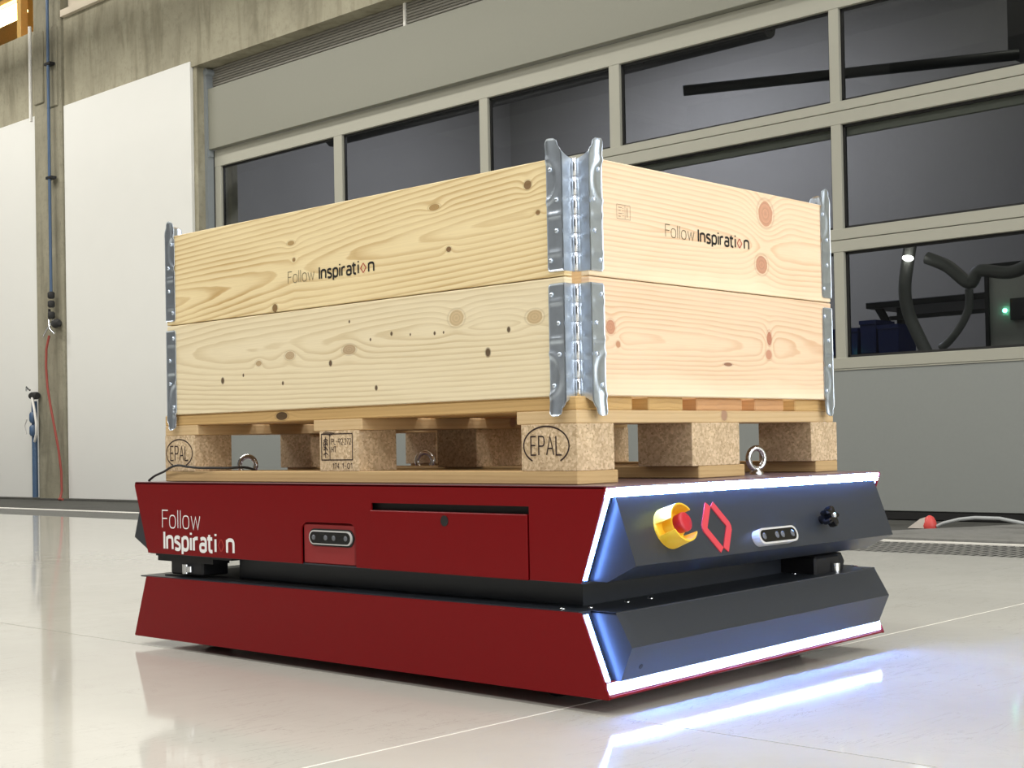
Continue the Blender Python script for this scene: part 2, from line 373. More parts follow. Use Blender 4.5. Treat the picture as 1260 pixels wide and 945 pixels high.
def place(mesh_obj, name, loc, parent, rot=None, mat=None):
    """a further object sharing mesh data; loc in world metres"""
    o = bpy.data.objects.new(name, mesh_obj.data); COL.objects.link(o); o.location = Vector(loc)-org(parent)
    if rot: o.rotation_euler = rot
    o.parent = parent; ORG[o.name] = Vector(loc); return o
def arc(cx, cy, r, a0, a1, n=10, ry=None):
    return [(cx+r*math.cos(math.radians(a0+(a1-a0)*i/n)), cy+(ry or r)*math.sin(math.radians(a0+(a1-a0)*i/n))) for i in range(n+1)]

# ------------------------------------------------------------------ stroke lettering
def sup(cx, cy, rx, ry, a0=0, a1=360, n=26, e=.72):
    o = []
    for i in range(n+1):
        a = math.radians(a0+(a1-a0)*i/n); c, s = math.cos(a), math.sin(a)
        o.append((cx+rx*math.copysign(abs(c)**e, c), cy+ry*math.copysign(abs(s)**e, s)))
    return o
XH = .72
GL = {  # glyph: (advance width, strokes), cap height 1
 'F': (.37, [[(0,0),(0,1),(.42,1)], [(0,.53),(.36,.53)]]), 'o': (.44, [sup(.22,.36,.22,.36)]), 'l': (.02, [[(0.01,0),(0.01,1.03)]]),
 'w': (.62, [[(0,XH),(.15,0),(.31,.66),(.47,0),(.62,XH)]]), 'I': (.02, [[(.01,0),(.01,1)]]),
 'n': (.40, [[(0,0),(0,XH)], [(0,.46)]+sup(.20,.46,.20,.26,180,0,14)+[(.40,0)]]),
 's': (.34, [[(.33,.66)]+sup(.18,.54,.17,.18,80,200,8)+[(.17,.39),(.25,.33)]+sup(.17,.18,.17,.18,30,-120,10)+[(.0,.06)]]),
 'p': (.40, [[(0,-.26),(0,XH)], sup(.20,.36,.20,.36)]), 'i': (.02, [[(.01,0),(.01,XH)], [(.01,.90),(.01,1.02)]]), 'j': (.02, [[(.01,0),(.01,XH)]]),
 'r': (.26, [[(0,0),(0,XH)], [(0,.44)]+sup(.22,.46,.22,.25,180,80,8)]),
 'a': (.38, [[(.03,.66)]+sup(.19,.48,.19,.24,100,0,8)+[(.38,0)], sup(.19,.19,.19,.20,90,360+90,18)]),
 't': (.28, [[(.06,.95),(.06,.18)]+sup(.22,.17,.16,.17,180,280,6), [(-.08,XH),(.26,XH)]]),
 'E': (.44, [[(.42,1),(0,1),(0,0),(.42,0)], [(0,.52),(.36,.52)]]), 'P': (.44, [[(0,0),(0,1),(.25,1)]+sup(.25,.74,.19,.26,90,-90,8)+[(0,.48)]]),
 'A': (.56, [[(0,0),(.28,1),(.56,0)], [(.1,.35),(.46,.35)]]), 'L': (.42, [[(0,1),(0,0),(.42,0)]]),
 'H': (.46, [[(0,0),(0,1)], [(.46,0),(.46,1)], [(0,.5),(.46,.5)]]), 'T': (.5, [[(0,1),(.5,1)], [(.25,1),(.25,0)]]),
 '-': (.3, [[(0,.5),(.3,.5)]]), '0': (.44, [sup(.22,.5,.22,.5)]), '1': (.2, [[(0,.8),(.2,1),(.2,0)]]),
 '2': (.44, [sup(.22,.74,.22,.26,170,-20,10)+[(0,0),(.44,0)]]), '4': (.48, [[(.36,0),(.36,1),(0,.3),(.48,.3)]]), '7': (.44, [[(0,1),(.44,1),(.14,0)]]),
 '9': (.44, [sup(.22,.7,.22,.3), [(.44,.7),(.40,.2),(.16,0)]]), ' ': (.22, []), '.': (.06, [[(.03,.30),(.03,.40)]])}
def strokes(bld, pts, w, to3):
    """flat ribbon along a polyline with mitred joints; to3 maps 2D to 3D"""
    P = [Vector(p) for p in pts]; P2 = [P[0]]
    for p in P[1:]:
        if (p-P2[-1]).length > 1e-5: P2.append(p)
    P = P2; n = len(P)
    if n < 2: return
    closed = (P[0]-P[-1]).length < 1e-4
    if closed: P = P[:-1]; n -= 1
    L, R = [], []
    for i in range(n):
        d0 = (P[i]-P[i-1]).normalized() if (i or closed) else None
        d1 = (P[(i+1) % n]-P[i]).normalized() if (i < n-1 or closed) else None
        d0 = d0 or d1; d1 = d1 or d0; t = d0+d1
        if t.length < .1: t = d1
        t.normalize(); nn = Vector((-t.y, t.x)); k = 1/max(.45, abs(nn.dot(Vector((-d1.y, d1.x)))))
        L.append(P[i]+nn*w*.5*k); R.append(P[i]-nn*w*.5*k)
    bld.k = getattr(bld, 'k', 0)+1; e = Vector(to3(0, 0)); nn = (Vector(to3(1, 0))-e).cross(Vector(to3(0, 1))-e).normalized()*(bld.k % 8)*4e-5
    vs = [Vector(to3(*p))+nn for p in L]+[Vector(to3(*p))+nn for p in R]
    fs = [(i, n+i, n+(i+1) % n, (i+1) % n) for i in range(n if closed else n-1)]
    bld.add(vs, fs)
def text(bld, s, w, gap, to3, width=None, height=1.0, x0=0.0):
    """adds text in strokes of weight w (in cap heights); returns pen positions of each glyph (scaled)"""
    x = 0; pos = []
    for ch in s: pos.append(x); x += GL[ch][0]+gap
    tot = x-gap; sx = (width/tot) if width else height
    for ch, px in zip(s, pos):
        for st in GL[ch][1]:
            k = height/sx
            strokes(bld, [((px+a)*sx, b*height) for a, b in st], w*height*.9, lambda a, b: to3(x0+a, b))
    return [p*sx for p in pos], sx
def diamond(bld, cx, cy, hw, hh, w, to3, cut=.16):
    """two facing half-brackets forming an open diamond"""
    for sg in (-1, 1):
        strokes(bld, [(cx+sg*hw*cut, cy+hh), (cx+sg*hw, cy), (cx+sg*hw*cut, cy-hh)] if cut else [(cx, cy+hh), (cx+sg*hw, cy), (cx, cy-hh)], w, to3)

# ================================================================== SETTING
def build_hall():
    fl = struct(B().box((-9, -9, -.30), (3.0, 18, -.006)).build('floor', 'joint_dark'))
    for (xa, xb) in ((-9, -.0365), (-.0335, 3.0)):
        for (ya, yb) in ((-9, .017), (.023, 18)):
            B().box((xa, ya, -.006), (xb, yb, 0)).build('floor_slab', 'floor', fl)
    B().box((-9, .017, -.006), (3.0, .023, -.0006)).build('joint_filler', 'joint_pale', fl)
    struct(B().box((3.0, -9, -.30), (3.56, 18, -.16)).build('trim_1', 'tray'))                      # drain bed
    struct(B().box((3.0, -9, -.16), (3.03, 18, -.001)).build('trim_2', 'galv_bar'))
    struct(B().box((3.50, -9, -.16), (3.56, 18, .003)).build('trim_3', 'joint_pale'))
    gr = struct(B().box((3.03, -9, -.155), (3.50, 18, -.0024)).build('trim_4', 'pit'))
    bar = B().box((3.03, -.008, -.0024), (3.50, .008, -.0010)).build('grating_bar', 'galv_bar', gr, origin=(3.265, 0, 0))
    bar.location.y = -.30
    for i in range(1, 80): place(bar, 'grating_bar', (3.265, -.30+i*.035, 0), gr)
    st = B()
    for i in range(80, 470): st.box((3.03, -.308+i*.035, -.0024), (3.50, -.292+i*.035, -.001))
    for i in range(1, 120): st.box((3.03, -.308-i*.035, -.0024), (3.50, -.292-i*.035, -.001))
    for k in range(5): st.box((3.10+k*.08, -9, -.0024), (3.112+k*.08, 18, -.0014))
    st.build('grating_bars', 'galv_bar', gr, kind='stuff')
    struct(B().box((3.56, -9, -.30), (6.0, 18, -.002)).build('floor_apron', 'apron'))
    struct(B().prism([(3.57, 1.75), (3.57, .2), (4.6, .2), (4.6, 1.25)], 'z', -.002, .012).build('trim_5', 'ramp'))
    # other hall walls and ceiling
    struct(B().box((-9.2, -9, -.3), (-9, 18, CEIL)).build('wall_back', 'hall_dark'))
    struct(B().box((-9.2, -9.2, -.3), (6.2, -9, CEIL)).build('wall_right', 'hall_wall'))
    wi = struct(B().box((-5.05, -9.0, .45), (4.05, -8.985, 4.95)).build('added_window', 'white'))  # made-up window, added to go with the side light
    for x in (-5.05, -2.05, .95, 3.95): B().box((x, -8.985, .45), (x+.1, -8.95, 4.95)).build('added_window_frame', 'door_frame', wi)
    for z in (.45, 2.6, 4.85): B().box((-5.05, -8.985, z), (4.05, -8.955, z+.1)).build('added_window_frame', 'door_frame', wi)
    struct(B().box((-9.2, 18, -.3), (6.2, 18.2, CEIL)).build('wall_left', 'hall_dark'))
    ce = struct(B().box((-9.2, -9.2, CEIL), (9.2, 18.2, CEIL+.2)).build('ceiling', 'ceil'))
    for y in (-6.5, -2.5, 1.5, 5.5, 9.5, 13.5): B().box((-9, y-.12, CEIL-.35), (4.7, y+.12, CEIL)).build('roof_beam', 'ceil', ce)
build_hall()

def build_services():
    for i, (x, w, z) in enumerate(((-3.4, .30, 5.3), (.3, .20, 5.5), (3.3, .12, 5.0))):
        t = empty('cable_tray', (x, 0, z), ['wide dark cable tray hung under the hall ceiling', 'dark cable tray hung in the middle of the ceiling', 'narrow dark tray hung near the big door'][i], 'cable tray', 'ceiling cable trays')
        B().box((x-w, -8.8, z), (x+w, 17.5, z+.03)).build('tray_bed', 'tray', t)
        for y in range(-8, 18, 2): B().tube([(x, y, z), (x, y, CEIL)], .012, 6).build('hanger_rod', 'tray', t)
    for i, (x, z, r) in enumerate(((-2.2, 5.0, .06), (1.6, 5.4, .045))):
        o = B().tube([(x, -8.9, z), (x, 17.9, z)], r, 12).build('ceiling_pipe', 'tray'); tag(o, ['thick dark pipe under the hall ceiling', 'thin dark pipe under the hall ceiling near the door'][i], 'pipe', 'ceiling pipes')
    lab = 'white rectangular luminaire hung from the hall ceiling'
    for (x, y, w, c) in LAMPS:
        z = CEIL-.5; t = empty('ceiling_lamp', (x, y, z), lab, 'lamp', 'hall ceiling lamps')
        B().box((x-.3, y-2.0, z), (x+.3, y+2.0, z+.07)).build('housing', 'lamp_house', t)
        for s in (-1.8, 1.8): B().tube([(x, y+s, z+.07), (x, y+s, CEIL)], .006, 6).build('suspension_wire', 'steel', t)
        ld = bpy.data.lights.new('lamp_light', 'AREA'); ld.shape = 'RECTANGLE'; ld.size = .55; ld.size_y = 3.9; ld.energy = w; ld.color = c
        lo = bpy.data.objects.new('lamp_light', ld); COL.objects.link(lo); lo.location = (0, 0, -.012); lo.parent = t
build_services()

def build_wall():
    # concrete behind the white panels, column, beam
    struct(B().box((4.72, 8.0, -.3), (5.1, 18, 3.56)).build('wall_concrete', 'concrete'))
    struct(B().box((4.70, -9, 3.50), (5.1, 18, 4.34)).build('trim_6', 'concrete', label='long concrete beam above the door and wall panels'))
    struct(B().box((4.66, -9, 4.34), (5.1, 10.03, 4.40)).box((4.74, -9, 4.40), (5.1, 10.03, CEIL)).build('wall_upper', 'plaster'))
    struct(B().bbox((4.66, 10.05, -.3), (5.05, 10.53, CEIL), .015).bbox((4.645, 10.08, 3.55), (4.67, 10.28, 4.28), .008).bbox((4.645, 10.33, 3.62), (4.67, 10.50, 4.28), .008).build('wall_column', 'concrete_col'))
    lab = ['tall white wall panel between the concrete column and the big door', 'tall white wall panel left of the concrete column', 'tall white wall panel at the far left end']
    for i, (a, b) in enumerate(((8.05, 10.045), (10.555, 13.5), (13.6, 17.9))):
        p = struct(B().bbox((4.69, a, .012), (4.72, b, 3.545), .003).build('wall_panel', 'white', label=lab[i]))
    struct(B().box((4.60, 8.0, -.002), (4.72, 18, .012)).build('baseboard_left', 'apron'))
    # mezzanine opening with warm light, above the beam
    struct(B().box((7.2, 10.5, 4.3), (7.3, 18, CEIL)).build('wall_mezzanine', 'amber'))
    mf = struct(B().box((5.1, 10.5, 4.2), (7.2, 18, 4.32)).build('floor_mezzanine', 'amber'))
    struct(B().box((5.1, 10.42, 4.3), (7.2, 10.5, CEIL)).build('wall_mezzanine_end', 'amber'))
    for y in (11.75, 13.5):
        struct(B().bbox((5.16, y-.04, 4.32), (5.24, y+.04, CEIL), .004).build('trim_post', 'amber'))
    t = empty('tube_lamp', (5.5, 12.4, 4.95), 'glowing warm tube lamp in the opening above the concrete beam', 'lamp')
    B().tube([(5.5, 12.34, 5.11), (5.5, 13.8, 5.11)], .075, 14).build('tube', 'tube', t)
    B().box((5.45, 12.2, 5.22), (5.55, 13.75, 5.27)).build('lamp_holder', 'amber', t)
    o = B().lathe([(.05, 0), (.06, .05), (.03, .16), (.01, .17)], (5.14, 11.25, 4.34), (0, 0, 1), 12).build('wall_lamp', 'amber')
    tag(o, 'small round amber lamp beside the post above the beam', 'lamp')
build_wall()

def build_door():
    d0, d1 = -.62, 7.96          # door ends along Y
    struct(B().box((4.80, -9, -.3), (5.1, d0, 3.5)).build('wall_concrete_right', 'concrete'))
    # ribbed housing and header sheet above the door leaf
    ho = struct(B().box((4.86, d0, 3.30), (5.05, 8.0, 3.50)).build('trim_7', 'slat', label='ribbed roller housing above the header'))
    for k in range(8):
        z = 3.332+k*.021
        for (a, b) in ((d0, 5.655), (5.675, 7.99)): B().bbox((4.846, a, z), (4.862, b, z+.017), .003).build('housing_slat', 'slat', ho)
    B().box((4.838, 5.655, 3.325), (4.87, 5.675, 3.50)).build('cover_strip', 'joint_pale', ho)
    hd = struct(B().bbox((4.80, d0, 2.835), (4.86, 8.0, 3.325), .003).build('trim_8', 'header', label='wide grey header sheet above the sectional door'))
    struct(B().box((4.785, 7.965, -.0), (4.87, 8.0, 3.45)).build('trim_9', 'jamb'))
    struct(B().tube([(4.78, 7.97, 3.46), (4.86, 7.97, 3.46)], .03, 12).box((4.80, 7.955, 2.78), (4.84, 8.0, 2.83)).build('trim_10', 'jamb'))
    door = struct(B().box((4.872, d0, .035), (4.90, d1, .79)).build('door_1', 'door_panel'))
    rails = [(.79, .848), (1.408, 1.468), (1.472, 1.530), (2.083, 2.151), (2.155, 2.205), (2.70, 2.832)]
    for a, b in rails: B().bbox((4.85, d0, a), (4.90, d1, b), .002).build('door_rail', 'door_frame', door)
    B().bbox((4.858, d0, .045), (4.872, d1, .782), .003).build('bottom_panel', 'door_panel', door)
    B().box((4.853, d0, .782), (4.88, d1, .789)).build('panel_lip', 'door_frame', door)
    B().box((4.846, 7.958, .0), (4.895, 7.967, 2.83)).build('side_seal', 'gasket', door)
    B().bbox((4.862, d0, -.002), (4.895, d1, .045), .006).build('bottom_seal', 'gasket', door)
    mull = [(7.882, d1), (6.374, 6.467), (4.892, 4.968), (3.784, 3.864), (2.297, 2.356), (.88, .94), (d0, d0+.07)]
    rows = [(.848, 1.408), (1.530, 2.083), (2.205, 2.70)]
    for (za, zb) in rows:
        for (a, b) in mull: B().bbox((4.852, a, za-.004), (4.898, b, zb+.004), .002).build('mullion', 'door_frame', door)
        for k in range(6):
            a, b = mull[k+1][1], mull[k][0]
            g = .014
            B().box((4.874, a-.002, za), (4.89, a+g, zb)).box((4.874, b-g, za), (4.89, b+.002, zb)).box((4.874, a, za-.002), (4.89, b, za+g)).box((4.874, a, zb-g), (4.89, b, zb+.002)).build('pane_gasket', 'gasket', door)
            if za > 1.5: B().box((4.90, a, zb-.055 if za < 2 else za), (4.93, b, zb if za < 2 else za+.02)).build('reflection_bar', 'door_frame', door)  # grey bar behind the glass imitating a reflected line
            B().box((4.880, a+g*.5, za+g*.5), (4.884, b-g*.5, zb-g*.5)).build('pane', 'glass', door)
    # the dim workshop behind the glass
    struct(B().box((8.6, -9, -.3), (8.8, 10.4, CEIL)).box((5.1, 8.2, -.3), (8.6, 8.4, CEIL)).box((5.1, -9.0, -.3), (8.6, -8.8, CEIL)).build('wall_workshop', 'dim_wall'))
    struct(B().box((4.9, -9, -.32), (8.6, 8.2, -.004)).build('floor_workshop', 'dim_floor'))
    struct(B().box((4.95, -9, 4.3), (8.6, 8.2, 4.4)).build('ceiling_workshop', 'dim_wall'))
    t = empty('workbench', (6.6, 2.4, 0), 'dark workbench seen through the lower door glass', 'workbench')
    B().bbox((6.3, 1.2, 1.24), (7.1, 2.98, 1.28), .004).build('worktop', 'bench', t)
    B().box((6.34, 1.3, 1.16), (6.37, 2.84, 1.185)).build('rail', 'bench', t)
    for y in (1.3, 2.80): B().bbox((6.4, y-.02, 0), (6.44, y+.02, 1.24), .003).build('leg', 'bench', t)
    B().prism([(2.95, 1.24), (2.90, 1.24), (2.76, 1.0), (2.81, 1.0)], 'x', 6.36, 6.39).build('brace', 'bench', t)
    for i, (y, z, w, l) in enumerate(((2.965, 1.10, .095, 'blue bin behind the glass farthest from the workbench leg'), (2.80, 1.14, .055, 'narrow blue bin standing taller between two others behind the glass'), (2.665, 1.105, .07, 'blue bin nearest the workbench leg behind the glass'))):
        b = B().prism([(y-w, z), (y+w, z), (y+w*.9, z-.20), (y-w*.9, z-.20)], 'x', 6.0, 6.22)
        b.box((5.99, y-w*1.03, z-.025), (6.23, y+w*1.03, z)); tag(b.build('blue_bin', 'blue_box'), l, 'bin', 'blue bins behind the door')
    tag(B().bbox((5.95, 2.5, 0), (6.28, 3.3, .90), .004).build('low_shelf', 'bench'), 'low dark shelf carrying the blue bins behind the glass', 'shelf')
    t = empty('machine_cabinet', (5.8, 1.6, 0), 'dark framed machine cabinet with green light behind the lower glass', 'cabinet')
    B().box((5.85, .8, .3), (6.2, 1.96, 1.36)).build('body', 'dim_wall', t)
    B().box((5.83, 1.955, .3), (5.86, 1.975, 1.385)).box((5.83, .8, 1.365), (5.86, 1.975, 1.385)).build('frame', 'gasket', t)
    B().box((5.82, 1.60, 1.06), (5.85, 1.825, 1.18)).build('control_panel', 'bench', t)
    B().lathe([(.012, 0), (.012, .008)], (5.84, 1.862, 1.117), (-1, 0, 0), 10).build('status_light', 'green_led', t)
    o = B().lathe([(.010, 0), (.010, .008)], (5.94, 2.905, .952), (-1, 0, 0), 10).build('charger_light', 'green_led'); tag(o, 'tiny green light low in the corner of the lower pane', 'light')
    def hose(pts, r, lab):
        n = []
        for i in range(len(pts)-1):
            p0, p1, p2, p3 = (Vector(pts[max(0, min(len(pts)-1, j))]) for j in (i-1, i, i+1, i+2))
            for k in range(6):
                u = k/6; n.append(.5*((2*p1)+(p2-p0)*u+(2*p0-5*p1+4*p2-p3)*u*u+(3*p1-p0-3*p2+p3)*u**3))
        n.append(Vector(pts[-1])); tag(B().tube(n, r, 10).build('duct_hose', 'hose'), lab, 'hose', 'hoses behind the door glass')
    X = 5.35
    hose([(X, 2.16, 1.52), (X, 2.18, 1.43), (X, 2.21, 1.24), (X, 2.19, 1.10), (X, 2.13, .96), (X, 2.08, .86)], .035, 'thick grey hose hanging down at the left behind the lower pane')
    hose([(X+.05, 2.10, 1.40), (X+.05, 1.98, 1.34), (X+.05, 1.86, 1.24), (X+.05, 1.80, 1.30), (X+.05, 1.60, 1.28), (X+.05, 1.35, 1.42), (X+.05, 1.2, 1.52)], .035, 'thick grey hose curving to the right behind the lower pane')
    hose([(X, 1.84, 1.20), (X, 1.845, 1.10), (X, 1.90, 1.0), (X, 1.97, .925), (X, 2.01, .90)], .022, 'thin grey hose looping at the bottom behind the lower pane')
    o = B().lathe([(.028, 0), (.03, .008), (.018, .018)], (X-.06, 2.155, 1.40), (-.3, 0, -.95), 14).build('lamp_reflection_spot', 'spot'); tag(o, 'small glowing disc imitating a lamp reflection in the lower right pane', 'lamp')  # glowing disc stands in for a lamp reflected in the glass
build_door()

def build_added_workshop_lamps():
    for i, (x, y, w) in enumerate(((6.9, 5.6, 125), (6.9, 1.4, 20))):  # added lamps that lift the grey seen through the door glass
        t = empty('added_workshop_lamp', (x, y, 4.1), ['added lamp brightening the workshop behind the left panes', 'added lamp brightening the workshop behind the right panes'][i], 'lamp', 'added workshop lamps')
        B().box((x-.1, y-.7, 4.1), (x+.1, y+.7, 4.16)).build('housing', 'lamp_house', t)
        ld = bpy.data.lights.new('added_workshop_light', 'AREA'); ld.shape = 'RECTANGLE'; ld.size = .18; ld.size_y = 1.3; ld.energy = w; ld.color = ((.84, .83, 1), (1, .94, .80))[i]
        lo = bpy.data.objects.new('added_workshop_light', ld); COL.objects.link(lo); lo.location = (0, 0, -.01); lo.parent = t
    lab = ['thick dark pipe under the workshop ceiling behind the left panes', 'dark pipe behind the middle panes under the workshop ceiling', 'pale pipe behind the panes above the upper collar', 'dark pipe behind the upper right pane']
    for i, (p, q, r, m) in enumerate((((5.6, 7.4, 2.95), (5.6, 3.2, 2.95), .07, 'tray'), ((6.3, 6.0, 3.4), (6.3, 1.0, 3.4), .05, 'tray'), ((5.8, 4.0, 2.74), (6.9, 2.2, 2.82), .035, 'bench'), ((6.0, 3.0, 3.2), (7.8, -1.0, 3.3), .06, 'tray'))):
        tag(B().tube([p, q], r, 10).build('workshop_pipe', m), lab[i], 'pipe', 'pipes behind the door glass')
    tag(B().box((7.2, .8, 2.9), (8.2, 2.4, 3.4)).build('air_duct', 'tray'), 'dark air handling box with round duct behind the upper panes', 'duct')
build_added_workshop_lamps()

def build_fittings():
    t = empty('air_line', (4.62, 10.16, 0), 'blue compressed air pipe down the column with black couplings and valve', 'pipe')
    B().tube([(4.605, 10.155, CEIL), (4.605, 10.155, 1.86)], .0135, 10).build('pipe', 'blue_pipe', t)
    for z in (3.93, 2.9, 5.2): B().box((4.59, 10.10, z-.012), (4.643, 10.20, z+.012)).build('clip', 'dark', t)
    for z in (1.84, 1.76, 1.66): B().lathe([(.022, 0), (.032, .012), (.032, .05), (.022, .062)], (4.605, 10.155, z-.03), (0, 0, 1), 12).build('coupling', 'rubber', t)
    B().tube([(4.61, 10.20, 1.72), (4.61, 10.20, 1.63)], .012, 8).build('gauge_tube', 'rubber', t)
    B().lathe([(.03, 0), (.04, .01), (.04, .06), (.02, .08)], (4.62, 10.13, 1.58), (0, -1, .1), 12).build('valve_body', 'rubber', t)
    B().tube([(4.60, 10.19, 1.62), (4.57, 10.12, 1.53), (4.57, 10.05, 1.49)], .010, 6).tube([(4.6, 10.11, 1.62), (4.57, 10.19, 1.52), (4.57, 10.24, 1.47)], .008, 6).build('valve_lever', 'steel', t)
    P = [(4.60, 10.19, 1.48), (4.59, 10.225, 1.36), (4.59, 10.235, 1.2), (4.59, 10.215, 1.02), (4.59, 10.17, .86), (4.6, 10.12, .66), (4.61, 10.07, .45), (4.62, 10.045, .26), (4.62, 10.04, .08), (4.60, 10.03, .02), (4.56, 9.98, .012), (4.55, 9.9, .012)]
    tag(B().tube(P, .011, 8).build('red_hose', 'red_hose'), 'thin red hose hanging from the valve down the column', 'hose')
    t = empty('air_outlet', (4.63, 10.53, 0), 'blue air pipe with lever valve and coupling at the column foot', 'pipe')
    B().tube([(4.63, 10.535, .02), (4.63, 10.535, .90)], .026, 10).build('pipe', 'blue_pipe', t)
    B().lathe([(.03, 0), (.035, .02), (.035, .10), (.028, .12)], (4.62, 10.57, .95), (0, -1, 0), 12).build('tee', 'rubber', t)
    B().tube([(4.59, 10.60, 1.0), (4.57, 10.56, 1.03), (4.57, 10.50, 1.0)], .009, 6).build('valve_lever', 'steel', t)
    for z in (.74, .62): B().lathe([(.024, 0), (.036, .02), (.036, .08), (.024, .10)], (4.61, 10.52, z-.04), (0, 0, 1), 12).build('coupling', 'blue_pipe', t)
    B().tube([(4.59, 10.50, .93), (4.585, 10.45, .82), (4.58, 10.41, .70), (4.585, 10.42, .60), (4.6, 10.48, .53)], .012, 8).build('white_hose', 'white_metal', t)
    B().tube([(4.59, 10.60, .74), (4.585, 10.64, .68), (4.59, 10.62, .60)], .008, 6).build('hose_loop', 'white_metal', t)
    o = B().tube([(4.64, 10.548, 3.48), (4.64, 10.548, 4.36)], .016, 8).build('conduit', 'white_metal'); tag(o, 'thin white conduit up the left edge of the column', 'conduit')
    t = empty('cable_plug', (4.3, 1.60, 0), 'red and white plug lying on the floor before the door', 'plug')
    B().lathe([(.030, 0), (.033, .012), (.027, .036), (.018, .052), (.005, .060)], (4.30, 1.565, .001), (0, 0, 1), 14).build('red_cap', 'plug_red', t)
    B().prism([(1.575, .001), (1.665, .001), (1.60, .046), (1.58, .052)], 'x', 4.275, 4.325).build('pale_shell', 'plug_white', t)
    pts = [(4.30, 1.53, .012), (4.30, 1.50, .026), (4.30, 1.42, .046), (4.30, 1.344, .055), (4.30, 1.23, .054), (4.30, 1.12, .035), (4.32, 1.0, .016), (4.35, .85, .010), (4.38, .4, .010), (4.35, -.4, .010)]
    tag(B().tube(pts, .008, 8).build('grey_cable', 'grey_cable'), 'grey cable arching from the red plug across the floor', 'cable')
build_fittings()

# ================================================================== ROBOT
def tilt(x, y, z): return (x, y, z+.0105*x-.0045*y)
def build_robot():
    R = empty('mobile_robot', (.4, .6, 0), 'low red and black mobile transport robot with white light strips', 'robot')
    XA, XB, T = -.036, .836, .003
    up = [(-.084, .358), (1.278, .358), (1.225, .205), (-.028, .205)]
    lo = [(-.027, .158), (1.234, .158), (1.284, .025), (-.084, .025)]
    def rounded(p, r=.012):
        o = []
        for i in range(len(p)):
            a, b, c = Vector(p[i-1]), Vector(p[i]), Vector(p[(i+1) % len(p)])
            u = (a-b).normalized()*r; w = (c-b).normalized()*r
            for k in range(5):
                t = k/4; o.append(tuple((b+u)*(1-t)**2+b*2*t*(1-t)+(b+w)*t*t))
        return o
    # near upper side, cut out for drawer slot and camera recess: built from pieces around the openings as one sheet
    yb = lambda z: (-.028-(z-.205)*(.056/.153), 1.225+(z-.205)*(.053/.153))
    def quad(y0, y1, z0, z1, bl, left=False, right=False):
        # left = towards high y (rear), right = towards low y (front); slanted outer edges
        ya0 = yb(z0)[0] if right else y0; ya1 = yb(z1)[0] if right else y0
        yb0 = yb(z0)[1] if left else y1; yb1 = yb(z1)[1] if left else y1
        bl.prism([(ya0, z0), (yb0, z0), (yb1, z1), (ya1, z1)], 'x', XA, XA+T)
    s = B()
    CY0, CY1, CZ = .520, .682, .286       # camera recess
    DY0, DY1, DZ1 = .081, .475, .326      # drawer opening
    quad(0, 0, DZ1, .352, s, True, True)
    s.prism([(yb(.352)[0], .352), (yb(.352)[1], .352), (yb(.358)[1]-.004, .3585), (yb(.358)[0]+.001, .3585)], 'x', XA, XA+T)
    quad(CY1, 0, .205, DZ1, s, True); quad(CY0, CY1, CZ, DZ1, s); quad(DY1, CY0, .205, DZ1, s); quad(0, DY0, .205, DZ1, s, False, True)
    s.prism([(CY0, CZ)]+[(CY0+.018-.018*math.sin(math.radians(a)), CZ-.018+.018*math.cos(math.radians(a))) for a in range(0, 91, 15)], 'x', XA, XA+T)
    s.prism([(CY1, CZ)]+[(CY1-.018+.018*math.sin(math.radians(a)), CZ-.018+.018*math.cos(math.radians(a))) for a in range(0, 91, 15)], 'x', XA, XA+T)
    s.box((XA, yb(.358)[0]+.004, .3562), (XA+.03, 1.274, .3592))           # folded top edge
    usp = s.build('upper_side_panel', 'red', R)
    B().prism(rounded(up, .006), 'x', XB-T, XB).build('upper_side_panel', 'red', R)
    B().prism(rounded(lo, .004), 'x', XA, XA+T).warp(tilt).build('lower_side_panel', 'red', R)
    B().prism(rounded(lo, .004), 'x', XB-T, XB).warp(tilt).build('lower_side_panel', 'red', R)
    # lettering on the side
    X = XA-.0004
    to = lambda a, b: (X, 1.166-a, .262+b)
    t = B(); text(t, 'Follow', .075, .17, to, .142, .0375); t.build('lettering', 'white_print', usp, label='thin white lettering Follow')
    to2 = lambda a, b: (X, 1.160-a, .2165+b)
    t = B(); pos, sx = text(t, 'Inspirati', .225, .19, to2, .192, .0365)
    t.build('lettering', 'white_print', usp, label='bold white lettering Inspiration')
    t = B(); text(t, 'n', .225, .2, to2, .0225, .0365, .232); t.build('lettering', 'white_print', usp, label='bold white letter n ending the lettering')
    t = B(); diamond(t, .211, .014, .010, .0125, .0030, to2, .12); t.build('lettering', 'dull_red_print', usp, label='dull red open diamond in the lettering')
    # drawer
    dr = B().bbox((XA-.0015, DY0+.004, .204), (XA+.012, DY1+.004, .3125), .0015)
    d = dr.build('drawer', 'red', R)
    B().lathe([(.0095, 0), (.0095, .0008)], (XA-.0016, .280, .2975), (-1, 0, 0), 20).build('keyhole', 'gasket', d)
    B().box((XA+.012, DY0-.01, .21), (XA+.02, DY1+.01, .335)).build('drawer_slot', 'gasket', R)
    # side camera in its recess
    h = B().bbox((XA+.0035, CY0+.006, .206), (XA+.02, CY1-.001, CZ-.002), .003)
    hd = h.build('camera_recess', 'red_in', R)
    def stad(y, z, hw, hh, n=10):
        return [(y+hw-hh+hh*math.sin(math.radians(a)), z+hh*math.cos(math.radians(a))) for a in range(0, 181, 18)]+[(y-hw+hh-hh*math.sin(math.radians(a)), z-hh*math.cos(math.radians(a))) for a in range(0, 181, 18)]
    B().prism(stad(.595, .2575, .067, .0165), 'x', XA+.002, XA+.0102).build('camera_bezel', 'gasket', R)
    sc = B().prism(stad(.595, .2575, .063, .0135), 'x', XA-.001, XA+.004).build('side_camera', 'silver', R)
